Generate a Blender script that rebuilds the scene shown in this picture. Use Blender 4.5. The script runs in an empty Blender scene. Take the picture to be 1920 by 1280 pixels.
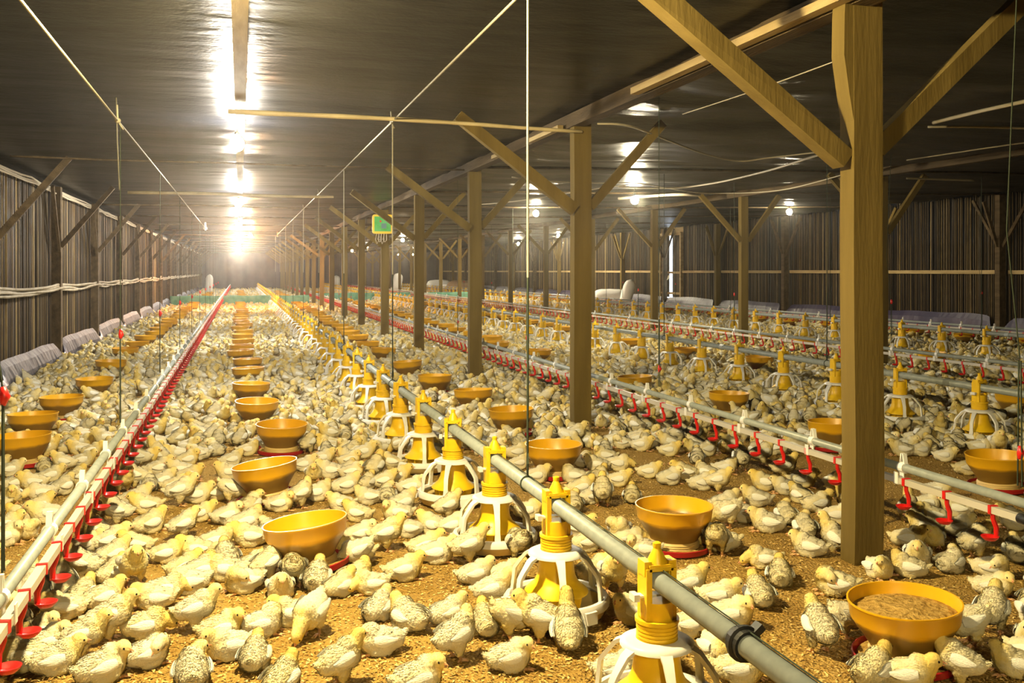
import bpy, bmesh, math, random
from mathutils import Vector, Matrix, noise

# ---------------------------------------------------------------- camera, world, exposure
S = bpy.context.scene
COL = S.collection
R = math.radians
F = 1800.0                      # focal length in pixels of the 1920x1280 frame
VX, VY = 450.0, 508.0           # vanishing point of the barn's long axis
HC = 1.072                      # camera height
AL = math.atan((960 - VX) / F)  # yaw of the camera to the right of the barn axis
CA, SA = math.cos(AL), math.sin(AL)

cd = bpy.data.cameras.new('camera')
cam = bpy.data.objects.new('camera', cd)
COL.objects.link(cam)
cam.location = (0, 0, HC)
cam.rotation_euler = (R(90), 0, -AL)
cd.sensor_width = 36.0
cd.sensor_fit = 'HORIZONTAL'
cd.lens = 36.0 * F / 1920
cd.shift_y = -(640 - VY) / 1920
cd.clip_start, cd.clip_end = 0.05, 200
S.camera = cam

w = bpy.data.worlds.new('daylight outside')
S.world = w
w.use_nodes = True
w.node_tree.nodes['Background'].inputs[0].default_value = (0.55, 0.72, 1.0, 1)
w.node_tree.nodes['Background'].inputs[1].default_value = 6.0

HAZE = 0.0018                    # dust haze in the barn air, also imitating lens bloom round the bulbs
vs_ = w.node_tree.nodes.new('ShaderNodeVolumeScatter')
vs_.inputs['Color'].default_value = (1.0, 0.95, 0.86, 1)
vs_.inputs['Density'].default_value = HAZE
vs_.inputs['Anisotropy'].default_value = 0.90
w.node_tree.links.new(vs_.outputs[0], w.node_tree.nodes['World Output'].inputs['Volume'])

S.view_settings.view_transform = 'Standard'
S.view_settings.look = 'None'
S.view_settings.gamma = 1.0
S.view_settings.use_curve_mapping = False
S.view_settings.exposure = 1.92
cy = S.cycles
cy.use_denoising = True
cy.max_bounces = 4
cy.diffuse_bounces = 2
cy.use_adaptive_sampling = True
cy.adaptive_threshold = 0.05
cy.glossy_bounces = 2
cy.transmission_bounces = 2
cy.volume_bounces = 0
cy.caustics_reflective = False
cy.caustics_refractive = False
cy.sample_clamp_indirect = 6.0

BULB_R = 0.048
# lamps: (x, y, z, colour, watts, kind)
COOL = (1.0, 0.93, 0.80)
WARM = (1.0, 0.81, 0.41)
ORNG = (1.0, 0.42, 0.10)
MILD = (1.0, 0.87, 0.60)
LAMPS = [(0.0, 2.6, 1.98, WARM, 132)]
LAMPS += [(-0.02, 6.9 + 6.08 * k, 1.95, COOL, 85 if k else 62) for k in range(8)]
LAMPS += [(0.25, 25.0, 1.96, ORNG, 170)]


def zc_of(X, Y): return X * SA + Y * CA


def proj(X, Y, Z):
    zc = zc_of(X, Y)
    xc = X * CA - Y * SA
    return 960 + F * xc / zc, VY - F * (Z - HC) / zc, zc


def at_depth(px, py, zc):
    xc = (px - 960) / F * zc
    return Vector((xc * CA + zc * SA, zc * CA - xc * SA, HC + (VY - py) / F * zc))


def on_z(px, py, z):
    return at_depth(px, py, F * (z - HC) / (VY - py))


def on_x(px, X, H=None):
    """point on the plane x = X seen at picture column px (z left at 0)"""
    zc = F * X / (CA * (px - VX))
    return (zc - X * SA) / CA


for px, py, z in ((1190, 375, 1.96), (1005, 400, 2.02), (755, 450, 2.0), (688, 462, 2.0)):
    zc = F * 4.7 / (CA * (px - VX))
    p = at_depth(px, py, zc)
    LAMPS.append((p.x, p.y, p.z, MILD, 50))
for px, py in ((1480, 397), (1047, 442), (972, 457), (748, 477), (773, 477)):
    zc = F * (9.3 if px > 800 else 8.4) / (CA * (px - VX))
    p = at_depth(px, py, zc)
    LAMPS.append((p.x, p.y, p.z, MILD, 95 if px in (1047, 972) else 30))
p = at_depth(660, 470, F * 4.7 / (CA * 210))
LAMPS.append((p.x, p.y, p.z, ORNG, 40))

rnd = random.Random(7)


LAMPS.append((0.0, -1.7, 1.98, WARM, 70))  # unseen fill lamp added behind the camera to brighten the near fronts

rnd = random.Random(7)


# ---------------------------------------------------------------- helpers
def nodes(name):
    m = bpy.data.materials.new(name)
    m.use_nodes = True
    nt = m.node_tree
    b = nt.nodes['Principled BSDF']
    return m, nt, b


def mat(name, col, rough=0.6, spec=0.5, metal=0.0, noise_scale=None, col2=None, bump=0.0, bscale=None, stretch=None, coords='Object', detail=4, lo=0.35, hi=0.65, trans=0.0):
    m, nt, b = nodes(name)
    b.inputs['Base Color'].default_value = (*col, 1)
    b.inputs['Roughness'].default_value = rough
    b.inputs['Specular IOR Level'].default_value = spec
    b.inputs['Metallic'].default_value = metal
    b.inputs['Transmission Weight'].default_value = trans
    if noise_scale or bump:
        tc = nt.nodes.new('ShaderNodeTexCoord')
        mp = nt.nodes.new('ShaderNodeMapping')
        nt.links.new(tc.outputs[coords], mp.inputs[0])
        if stretch: mp.inputs['Scale'].default_value = stretch
    if noise_scale:
        n = nt.nodes.new('ShaderNodeTexNoise')
        n.inputs['Scale'].default_value = noise_scale
        n.inputs['Detail'].default_value = detail
        nt.links.new(mp.outputs[0], n.inputs['Vector'])
        r = nt.nodes.new('ShaderNodeValToRGB')
        r.color_ramp.elements[0].position = lo
        r.color_ramp.elements[1].position = hi
        r.color_ramp.elements[0].color = (*col, 1)
        r.color_ramp.elements[1].color = (*(col2 or col), 1)
        nt.links.new(n.outputs[0], r.inputs[0])
        nt.links.new(r.outputs[0], b.inputs['Base Color'])
    if bump:
        n2 = nt.nodes.new('ShaderNodeTexNoise')
        n2.inputs['Scale'].default_value = bscale or 20
        n2.inputs['Detail'].default_value = 5
        nt.links.new(mp.outputs[0], n2.inputs['Vector'])
        bp = nt.nodes.new('ShaderNodeBump')
        bp.inputs['Strength'].default_value = bump
        bp.inputs['Distance'].default_value = 0.02
        nt.links.new(n2.outputs[0], bp.inputs['Height'])
        nt.links.new(bp.outputs[0], b.inputs['Normal'])
    return m


class MB:
    """collects shapes into one mesh"""
    def __init__(s):
        s.v, s.f, s.mi, s.c = [], [], [], []

    def add(s, vs, fs, mi=0, c=0.0):
        o = len(s.v)
        s.v += [tuple(p) for p in vs]
        s.f += [tuple(i + o for i in q) for q in fs]
        s.mi += [mi] * len(fs)
        s.c += [c] * len(vs)
        return s

    def box(s, x0, x1, y0, y1, z0, z1, mi=0, c=0.0):
        vs = [(x, y, z) for z in (z0, z1) for y in (y0, y1) for x in (x0, x1)]
        return s.add(vs, [(0, 2, 3, 1), (4, 5, 7, 6), (0, 1, 5, 4), (2, 6, 7, 3), (0, 4, 6, 2), (1, 3, 7, 5)], mi, c)

    def beam(s, p, q, a, b, up=(0, 0, 1), mi=0, c=0.0, jig=0.0):
        """square bar from p to q, width a along the side direction, b along the other"""
        p, q = Vector(p), Vector(q)
        d = (q - p).normalized()
        sd = d.cross(Vector(up))
        if sd.length < 1e-4: sd = d.cross(Vector((0, 1, 0)))
        sd.normalize()
        u = sd.cross(d).normalized()
        vs = []
        for k, o in enumerate((p, q)):
            for sx, sy in ((-1, -1), (1, -1), (1, 1), (-1, 1)):
                vs.append(o + sd * (sx * a / 2) + u * (sy * b / 2) + Vector([rnd.uniform(-jig, jig) for _ in range(3)]))
        return s.add(vs, [(3, 2, 1, 0), (4, 5, 6, 7), (0, 1, 5, 4), (1, 2, 6, 5), (2, 3, 7, 6), (3, 0, 4, 7)], mi, c)

    def tube(s, pts, r, n=8, mi=0, c=0.0, cap=True):
        pts = [Vector(p) for p in pts]
        rs = r if isinstance(r, (list, tuple)) else [r] * len(pts)
        vs, fs = [], []
        ref = None
        for i, p in enumerate(pts):
            d = (pts[min(i + 1, len(pts) - 1)] - pts[max(i - 1, 0)]).normalized()
            if ref is None:
                ref = Vector((0, 0, 1)) if abs(d.z) < 0.9 else Vector((1, 0, 0))
            a = d.cross(ref).normalized()
            b = a.cross(d).normalized()
            ref = b
            for k in range(n):
                t = 2 * math.pi * k / n
                vs.append(p + (a * math.cos(t) + b * math.sin(t)) * rs[i])
        for i in range(len(pts) - 1):
            for k in range(n):
                k2 = (k + 1) % n
                fs.append((i * n + k, i * n + k2, (i + 1) * n + k2, (i + 1) * n + k))
        if cap:
            fs.append(tuple(range(n))[::-1])
            fs.append(tuple((len(pts) - 1) * n + k for k in range(n)))
        return s.add(vs, fs, mi, c)

    def lathe(s, prof, n=24, mi=0, c=0.0, o=(0, 0, 0), close=False, a0=0.0):
        vs, fs = [], []
        for r, z in prof:
            for k in range(n):
                t = a0 + 2 * math.pi * k / n
                vs.append((o[0] + r * math.cos(t), o[1] + r * math.sin(t), o[2] + z))
        m = len(prof)
        for i in range(m - 1 + (1 if close else 0)):
            for k in range(n):
                k2 = (k + 1) % n
                j = (i + 1) % m
                fs.append((i * n + k, i * n + k2, j * n + k2, j * n + k))
        if not close:
            if prof[0][0] > 1e-5: fs.append(tuple(range(n))[::-1])
            if prof[-1][0] > 1e-5: fs.append(tuple((m - 1) * n + k for k in range(n)))
        return s.add(vs, fs, mi, c)

    def ell(s, ce, ra, rot=None, nu=12, nv=8, mi=0, c=0.0):
        vs, fs = [], []
        ce = Vector(ce)
        M = rot or Matrix.Identity(3)
        vs.append(ce + M @ Vector((0, 0, -ra[2])))
        for j in range(1, nv):
            ph = -math.pi / 2 + math.pi * j / nv
            for k in range(nu):
                t = 2 * math.pi * k / nu
                vs.append(ce + M @ Vector((ra[0] * math.cos(ph) * math.cos(t), ra[1] * math.cos(ph) * math.sin(t), ra[2] * math.sin(ph))))
        vs.append(ce + M @ Vector((0, 0, ra[2])))
        for k in range(nu):
            k2 = (k + 1) % nu
            fs.append((0, 1 + k2, 1 + k))
            for j in range(nv - 2):
                a = 1 + j * nu
                fs.append((a + k, a + k2, a + nu + k2, a + nu + k))
            a = 1 + (nv - 2) * nu
            fs.append((a + k, a + k2, len(vs) - 1))
        return s.add(vs, fs, mi, c)

    def mesh(s, name, mats, smooth=False, attr=None):
        me = bpy.data.meshes.new(name)
        me.from_pydata(s.v, [], s.f)
        for m in (mats if isinstance(mats, (list, tuple)) else [mats]): me.materials.append(m)
        me.polygons.foreach_set('material_index', s.mi)
        me.polygons.foreach_set('use_smooth', [smooth] * len(s.f))
        if attr:
            a = me.attributes.new(attr, 'FLOAT', 'POINT')
            a.data.foreach_set('value', s.c)
        me.update()
        return me

    def obj(s, name, mats, parent=None, smooth=False, attr=None, loc=None):
        return put(name, s.mesh(name, mats, smooth, attr), parent, loc)


def put(name, me, parent=None, loc=None):
    o = bpy.data.objects.new(name, me)
    COL.objects.link(o)
    if parent: o.parent = parent
    if loc: o.location = loc
    return o


def tag(o, label=None, cat=None, group=None, kind=None):
    if label: o['label'] = label
    if cat: o['category'] = cat
    if group: o['group'] = group
    if kind: o['kind'] = kind
    return o


def thing(name, label, cat, loc=(0, 0, 0), group=None):
    o = bpy.data.objects.new(name, None)
    o.empty_display_size = 0.05
    COL.objects.link(o)
    o.location = loc
    return tag(o, label, cat, group)


def copy_tree(o, parent=None):
    c = o.copy()
    COL.objects.link(c)
    if parent: c.parent = parent
    for ch in list(KIDS.get(o.name, [])): copy_tree(ch, c)
    return c


KIDS = {}


def kids(o, lst): KIDS[o.name] = lst


def shade_auto(me, ang=40):
    """smooth shading with sharp edges kept"""
    bm = bmesh.new()
    bm.from_mesh(me)
    for f in bm.faces: f.smooth = True
    for e in bm.edges:
        if len(e.link_faces) == 2 and e.calc_face_angle(0) > R(ang): e.smooth = False
    bm.to_mesh(me)
    bm.free()
    return me


ORD = ['', 'first', 'second', 'third', 'fourth', 'fifth', 'sixth', 'seventh', 'eighth', 'ninth', 'tenth', 'eleventh', 'twelfth',
       'thirteenth', 'fourteenth', 'fifteenth', 'sixteenth', 'seventeenth', 'eighteenth', 'nineteenth', 'twentieth']

# ---------------------------------------------------------------- materials
M_wood = mat('weathered timber', (0.105, 0.071, 0.016), 0.85, 0.15, noise_scale=2.6, col2=(0.185, 0.130, 0.037), bump=0.12, bscale=24, stretch=(3, 3, 0.4), lo=.3, hi=.75)
M_wood2 = mat('pale sawn timber', (0.30, 0.215, 0.09), 0.8, 0.2, noise_scale=4.0, col2=(0.44, 0.33, 0.16), bump=0.25, bscale=30, stretch=(4, 0.6, 4))
M_dwood = mat('dark old timber', (0.055, 0.037, 0.018), 0.85, 0.2, noise_scale=3.0, col2=(0.115, 0.08, 0.04), bump=0.3, bscale=24, stretch=(4, 0.6, 4))
M_pole = mat('bamboo pole', (0.50, 0.40, 0.22), 0.55, 0.4, noise_scale=6, col2=(0.66, 0.55, 0.33), stretch=(1, 1, 1))
M_plastic = None


def ceiling_material():
    m, nt, b = nodes('black plastic sheeting')
    tc = nt.nodes.new('ShaderNodeTexCoord')
    mp = nt.nodes.new('ShaderNodeMapping')
    mp.inputs['Scale'].default_value = (0.8, 1.7, 1)
    nt.links.new(tc.outputs['Object'], mp.inputs[0])
    n = nt.nodes.new('ShaderNodeTexNoise')
    n.inputs['Scale'].default_value = 2.2
    n.inputs['Detail'].default_value = 5
    nt.links.new(mp.outputs[0], n.inputs['Vector'])
    n2 = nt.nodes.new('ShaderNodeTexNoise')
    n2.inputs['Scale'].default_value = 60
    n2.inputs['Detail'].default_value = 2
    nt.links.new(tc.outputs['Object'], n2.inputs['Vector'])
    ad = nt.nodes.new('ShaderNodeMath')
    ad.operation = 'MULTIPLY_ADD'
    ad.inputs[1].default_value = 0.06
    nt.links.new(n2.outputs[0], ad.inputs[0])
    nt.links.new(n.outputs[0], ad.inputs[2])
    bp = nt.nodes.new('ShaderNodeBump')
    bp.inputs['Strength'].default_value = 0.38
    bp.inputs['Distance'].default_value = 0.05
    nt.links.new(ad.outputs[0], bp.inputs['Height'])
    nt.links.new(bp.outputs[0], b.inputs['Normal'])
    n3 = nt.nodes.new('ShaderNodeTexNoise')
    n3.inputs['Scale'].default_value = 0.8
    n3.inputs['Detail'].default_value = 6
    nt.links.new(tc.outputs['Object'], n3.inputs['Vector'])
    r = nt.nodes.new('ShaderNodeValToRGB')
    r.color_ramp.elements[0].position, r.color_ramp.elements[1].position = 0.35, 0.7
    r.color_ramp.elements[0].color = (0.0025, 0.0031, 0.0048, 1)
    r.color_ramp.elements[1].color = (0.0075, 0.0082, 0.0105, 1)
    nt.links.new(n3.outputs[0], r.inputs[0])
    nt.links.new(r.outputs[0], b.inputs['Base Color'])
    b.inputs['Roughness'].default_value = 0.33
    b.inputs['Specular IOR Level'].default_value = 0.11
    return m


def floor_material():
    m, nt, b = nodes('rice husk litter')
    tc = nt.nodes.new('ShaderNodeTexCoord')
    mp = nt.nodes.new('ShaderNodeMapping')
    nt.links.new(tc.outputs['Object'], mp.inputs[0])
    v = nt.nodes.new('ShaderNodeTexVoronoi')
    v.inputs['Scale'].default_value = 120
    nt.links.new(mp.outputs[0], v.inputs['Vector'])
    n = nt.nodes.new('ShaderNodeTexNoise')
    n.inputs['Scale'].default_value = 2.0
    n.inputs['Detail'].default_value = 8
    nt.links.new(mp.outputs[0], n.inputs['Vector'])
    n2 = nt.nodes.new('ShaderNodeTexNoise')
    n2.inputs['Scale'].default_value = 90
    n2.inputs['Detail'].default_value = 4
    nt.links.new(mp.outputs[0], n2.inputs['Vector'])
    r = nt.nodes.new('ShaderNodeValToRGB')
    r.color_ramp.elements[0].position, r.color_ramp.elements[1].position = 0.3, 0.7
    r.color_ramp.elements[0].color = (0.27, 0.150, 0.030, 1)
    r.color_ramp.elements[1].color = (0.55, 0.36, 0.10, 1)
    mx = nt.nodes.new('ShaderNodeMix')
    mx.data_type = 'FLOAT'
    mx.inputs[0].default_value = 0.5
    nt.links.new(n.outputs[0], mx.inputs[2])
    nt.links.new(n2.outputs[0], mx.inputs[3])
    nt.links.new(mx.outputs[0], r.inputs[0])
    nt.links.new(r.outputs[0], b.inputs['Base Color'])
    bp = nt.nodes.new('ShaderNodeBump')
    bp.inputs['Strength'].default_value = 0.9
    bp.inputs['Distance'].default_value = 0.01
    ad = nt.nodes.new('ShaderNodeMath')
    ad.operation = 'ADD'
    nt.links.new(v.outputs['Distance'], ad.inputs[0])
    nt.links.new(n2.outputs[0], ad.inputs[1])
    nt.links.new(ad.outputs[0], bp.inputs['Height'])
    nt.links.new(bp.outputs[0], b.inputs['Normal'])
    b.inputs['Roughness'].default_value = 0.95
    b.inputs['Specular IOR Level'].default_value = 0.1
    return m


def attr_material(name, attr, cols, rough=0.7, spec=0.3, noise_amt=0.25, nscale=8, stretch=(1, 1, 1), bump=0.0, bscale=60, rand=0.0):
    """colour ramp driven by a per-shape value plus a little noise"""
    m, nt, b = nodes(name)
    a = nt.nodes.new('ShaderNodeAttribute')
    a.attribute_name = attr
    tc = nt.nodes.new('ShaderNodeTexCoord')
    mp = nt.nodes.new('ShaderNodeMapping')
    mp.inputs['Scale'].default_value = stretch
    nt.links.new(tc.outputs['Object'], mp.inputs[0])
    n = nt.nodes.new('ShaderNodeTexNoise')
    n.inputs['Scale'].default_value = nscale
    n.inputs['Detail'].default_value = 4
    nt.links.new(mp.outputs[0], n.inputs['Vector'])
    s1 = nt.nodes.new('ShaderNodeMath')
    s1.operation = 'SUBTRACT'
    s1.inputs[1].default_value = 0.5
    nt.links.new(n.outputs[0], s1.inputs[0])
    s2 = nt.nodes.new('ShaderNodeMath')
    s2.operation = 'MULTIPLY_ADD'
    s2.inputs[1].default_value = noise_amt
    nt.links.new(s1.outputs[0], s2.inputs[0])
    nt.links.new(a.outputs['Fac'], s2.inputs[2])
    last = s2
    if rand:
        oi = nt.nodes.new('ShaderNodeObjectInfo')
        s3 = nt.nodes.new('ShaderNodeMath')
        s3.operation = 'SUBTRACT'
        s3.inputs[1].default_value = 0.5
        nt.links.new(oi.outputs['Random'], s3.inputs[0])
        s4 = nt.nodes.new('ShaderNodeMath')
        s4.operation = 'MULTIPLY_ADD'
        s4.inputs[1].default_value = rand
        nt.links.new(s3.outputs[0], s4.inputs[0])
        nt.links.new(s2.outputs[0], s4.inputs[2])
        last = s4
    r = nt.nodes.new('ShaderNodeValToRGB')
    while len(r.color_ramp.elements) < len(cols): r.color_ramp.elements.new(0.5)
    for i, cc in enumerate(cols):
        r.color_ramp.elements[i].position = i / (len(cols) - 1)
        r.color_ramp.elements[i].color = (*cc, 1)
    nt.links.new(last.outputs[0], r.inputs[0])
    nt.links.new(r.outputs[0], b.inputs['Base Color'])
    b.inputs['Roughness'].default_value = rough
    b.inputs['Specular IOR Level'].default_value = spec
    if bump:
        n2 = nt.nodes.new('ShaderNodeTexNoise')
        n2.inputs['Scale'].default_value = bscale
        n2.inputs['Detail'].default_value = 4
        nt.links.new(mp.outputs[0], n2.inputs['Vector'])
        bp = nt.nodes.new('ShaderNodeBump')
        bp.inputs['Strength'].default_value = bump
        bp.inputs['Distance'].default_value = 0.006
        nt.links.new(n2.outputs[0], bp.inputs['Height'])
        nt.links.new(bp.outputs[0], b.inputs['Normal'])
    return m


M_ceil = ceiling_material()
M_floor = floor_material()
M_slat = attr_material('split bamboo slats', 'tone', [(0.010, 0.006, 0.003), (0.030, 0.019, 0.008), (0.095, 0.062, 0.022), (0.32, 0.235, 0.10)], 0.62, 0.22, 0.35, 5, (3, 3, 1.2))
M_back = mat('black backing sheet', (0.012, 0.010, 0.008), 0.6, 0.3)
M_husk = attr_material('loose rice husks', 'tone', [(0.19, 0.095, 0.02), (0.50, 0.31, 0.08), (0.80, 0.60, 0.25)], 0.9, 0.1, 0.1, 30)
M_yellow = mat('yellow plastic', (0.86, 0.55, 0.010), 0.38, 0.45, noise_scale=14, col2=(0.80, 0.49, 0.010))
M_white = mat('white plastic', (0.80, 0.79, 0.75), 0.42, 0.4, noise_scale=20, col2=(0.73, 0.71, 0.65))
M_cream = mat('cream plastic pan', (0.60, 0.46, 0.20), 0.5, 0.4)
M_grey = mat('grey pvc pipe', (0.27, 0.30, 0.29), 0.38, 0.5, noise_scale=30, col2=(0.33, 0.36, 0.35))
M_black = mat('black rubber', (0.012, 0.012, 0.012), 0.5, 0.4)
M_red = mat('red plastic', (0.62, 0.012, 0.010), 0.35, 0.5)
M_tube = mat('white square water tube', (0.50, 0.46, 0.38), 0.45, 0.4)
def bowl_material():
    """translucent ochre plastic: the brown feed inside shows through up to its level"""
    m, nt, b = nodes('ochre plastic bowl')
    tc = nt.nodes.new('ShaderNodeTexCoord')
    sp = nt.nodes.new('ShaderNodeSeparateXYZ')
    nt.links.new(tc.outputs['Object'], sp.inputs[0])
    n = nt.nodes.new('ShaderNodeTexNoise')
    n.inputs['Scale'].default_value = 9
    nt.links.new(tc.outputs['Object'], n.inputs['Vector'])
    ma = nt.nodes.new('ShaderNodeMath')
    ma.operation = 'MULTIPLY_ADD'
    ma.inputs[1].default_value = 0.035
    nt.links.new(n.outputs[0], ma.inputs[0])
    nt.links.new(sp.outputs[2], ma.inputs[2])
    r = nt.nodes.new('ShaderNodeValToRGB')
    r.color_ramp.elements[0].position, r.color_ramp.elements[1].position = 0.128, 0.142
    r.color_ramp.elements[0].color = (0.24, 0.135, 0.022, 1)
    r.color_ramp.elements[1].color = (0.72, 0.38, 0.007, 1)
    nt.links.new(ma.outputs[0], r.inputs[0])
    nt.links.new(r.outputs[0], b.inputs['Base Color'])
    b.inputs['Roughness'].default_value = 0.36
    return m


M_bowl = bowl_material()
M_feed = mat('ground feed', (0.34, 0.20, 0.045), 0.95, 0.1, noise_scale=60, col2=(0.50, 0.32, 0.09), bump=1.0, bscale=60)
M_basering = mat('pale bowl foot', (0.62, 0.44, 0.16), 0.5, 0.4)
M_tray = mat('dark red tray', (0.36, 0.010, 0.012), 0.4, 0.5)
M_rope = mat('pale nylon rope', (0.36, 0.33, 0.24), 0.8, 0.2)
M_cord = mat('dark nylon cord', (0.035, 0.045, 0.03), 0.8, 0.2)
M_wire = mat('pale electric cable', (0.50, 0.44, 0.33), 0.6, 0.3)
M_dwire = mat('dark electric cable', (0.03, 0.027, 0.022), 0.6, 0.3)
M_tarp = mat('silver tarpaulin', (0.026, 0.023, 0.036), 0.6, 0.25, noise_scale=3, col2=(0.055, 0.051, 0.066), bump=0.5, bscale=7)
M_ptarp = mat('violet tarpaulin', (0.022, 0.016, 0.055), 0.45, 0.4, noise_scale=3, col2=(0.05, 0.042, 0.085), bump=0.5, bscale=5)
M_sack = mat('white woven sack', (0.86, 0.85, 0.82), 0.6, 0.3, noise_scale=40, col2=(0.80, 0.79, 0.75), bump=0.4, bscale=12)
M_tansack = mat('tan sack', (0.45, 0.33, 0.20), 0.8, 0.2, bump=0.4, bscale=8)
M_print = mat('faded red print', (0.62, 0.22, 0.16), 0.7, 0.2)
M_net = mat('green netting', (0.10, 0.30, 0.20), 0.7, 0.2, noise_scale=6, col2=(0.20, 0.42, 0.30), bump=0.4, bscale=9)
M_curtain = mat('dark end curtain', (0.030, 0.024, 0.028), 0.55, 0.4, noise_scale=1.5, col2=(0.07, 0.055, 0.06), bump=0.6, bscale=2.0)
M_rail = mat('pale wrapped rail', (0.30, 0.25, 0.16), 0.7, 0.3, noise_scale=5, col2=(0.46, 0.41, 0.31), bump=0.5, bscale=16)
M_boxy = mat('yellow enclosure', (0.85, 0.55, 0.03), 0.4, 0.5)
M_boxg = mat('green front panel', (0.05, 0.38, 0.05), 0.4, 0.5, noise_scale=12, col2=(0.10, 0.46, 0.14))
M_boxd = mat('grey display', (0.10, 0.22, 0.20), 0.3, 0.5)
M_leg = mat('pinkish orange scaly leg', (0.66, 0.34, 0.14), 0.6, 0.3, noise_scale=80, col2=(0.74, 0.44, 0.22))
M_beak = mat('horn pink beak', (0.72, 0.33, 0.17), 0.45, 0.4)
M_eye = mat('dark eye', (0.008, 0.006, 0.005), 0.12, 0.6)
M_down = attr_material('chick down', 'tint', [(0.76, 0.70, 0.53), (0.77, 0.67, 0.40), (0.77, 0.61, 0.22), (0.77, 0.54, 0.10)], 0.95, 0.1, 0.40, 26, (1, 1, 1), bump=0.35, bscale=160, rand=0.35)
M_wing = attr_material('chick wing feathers', 'tint', [(0.88, 0.87, 0.80), (0.84, 0.80, 0.65)], 0.9, 0.15, 0.5, 40, (1, 4, 4), bump=0.6, bscale=120, rand=0.3)


def glow(name, col, strength):
    m, nt, b = nodes(name)
    b.inputs['Base Color'].default_value = (0.9, 0.9, 0.9, 1)
    b.inputs['Emission Color'].default_value = (*col, 1)
    b.inputs['Emission Strength'].default_value = strength
    return m


# ---------------------------------------------------------------- room shell
XL, XR, Y0, Y1 = -2.14, 11.40, -3.0, 57.0
PY = [3.02 + 3.04 * k for k in range(18)]      # bays
X1, X2 = 2.15, 6.80                            # post rows


def ceil_z(x):
    if x < 2.2: return 2.10 + 0.02 * (x + 2.1) / 4.3
    return 2.12 + (x - 2.2) * 0.018


fm = MB()
fm.add([(XL - .2, Y0, 0), (XR + .2, Y0, 0), (XR + .2, Y1 + .2, 0), (XL - .2, Y1 + .2, 0)], [(0, 1, 2, 3)])
tag(fm.obj('floor', M_floor), kind='structure')


def ceiling():
    b = MB()
    nx, ny = 120, 560
    for j in range(ny + 1):
        y = Y0 + (Y1 - Y0) * j / ny
        ph = ((y - PY[0]) / 3.04) % 1.0
        for i in range(nx + 1):
            x = XL - 0.1 + (XR - XL + 0.2) * i / nx
            edge = min(1.0, max(0.0, (x - XL) / 0.5)) * min(1.0, max(0.0, (XR - x) / 0.5))
            row = min(1.0, abs(x - 2.2) / 0.5) * min(1.0, abs(x - 6.85) / 0.5)
            amp = 0.030 if x < 2.2 else 0.075
            sag = amp * math.sin(math.pi * ph) ** 0.8 * edge * (0.35 + 0.65 * row)
            wr = noise.noise(Vector((x * 0.7, y * 2.6, 3.1))) * 0.016 + noise.noise(Vector((x * 1.6 + y * .4, y * 5.0, 9.0))) * 0.007
            wr *= 2.2 if x > 2.2 else min(1.0, .35 + max(0, y - 5) * .12)
            b.v.append((x, y, ceil_z(x) + 0.02 - sag + wr * edge))
    n1 = nx + 1
    for j in range(ny):
        for i in range(nx):
            a = j * n1 + i
            b.f.append((a, a + n1, a + n1 + 1, a + 1))
    b.mi = [0] * len(b.f)
    b.c = [0] * len(b.v)
    # roof slab above the sheet so the room is closed
    b.box(XL - .3, XR + .3, Y0 - .2, Y1 + .3, 2.42, 2.46, 1)
    return tag(b.obj('ceiling', [M_ceil, M_back], smooth=True), kind='structure')


ceiling()


def slat_wall(name, x, side, zt, gaps=(), y0=Y0, y1=Y1):
    """upright split-bamboo slats in front of a black sheet; side = +1 faces +x"""
    b = MB()
    cuts = [y0] + [v for g in gaps for v in g] + [y1]
    for a, c in zip(cuts[0::2], cuts[1::2]):
        b.box(min(x - side * .02, x - side * .06), max(x - side * .02, x - side * .06), a, c, 0, 2.44, 1)
    y = y0
    while y < y1:
        r = rnd.uniform(0.009, 0.017)
        if not any(g[0] - .02 < y < g[1] + .02 for g in gaps):
            tone = min(1, max(0, rnd.gauss(0.38, 0.24)))
            z1 = zt - rnd.uniform(0, 0.05)
            dx = rnd.uniform(0, 0.012) * side
            ly = rnd.uniform(-0.02, 0.02)
            pts = [(x + dx, y, 0.0), (x + dx + side * rnd.uniform(-.006, .006), y + ly * .5, z1 * .5), (x + dx, y + ly, z1)]
            b.tube(pts, [r, r * 0.95, r * 0.85], 6, 0, tone, cap=False)
        y += r * 2 + rnd.choice([0.003, 0.005, 0.010, 0.018])
    return tag(b.obj(name, [M_slat, M_back], smooth=True, attr='tone'), kind='structure')


DOOR = (23.45, 24.75)
slat_wall('wall_left', XL, 1, 2.06)
slat_wall('wall_right', XR, -1, 2.30, gaps=[DOOR])
b = MB()
n = 80
for i in range(n + 1):
    x = XL - .1 + (XR - XL + .2) * i / n
    for z in (0, 0.7, 1.4, 2.44):
        b.v.append((x, Y1 + 0.06 * math.sin(i * 1.7) + 0.04 * noise.noise(Vector((x, z, 0))), z))
for i in range(n):
    for k in range(3):
        a = i * 4 + k
        b.f.append((a, a + 1, a + 5, a + 4))
b.mi = [0] * len(b.f)
b.c = [0] * len(b.v)
tag(b.obj('wall_far', M_curtain, smooth=True), kind='structure')
tag(MB().box(XL - .3, XR + .3, Y0 - .2, Y0 - .1, 0, 2.45).obj('wall_near', M_back), kind='structure')

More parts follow.
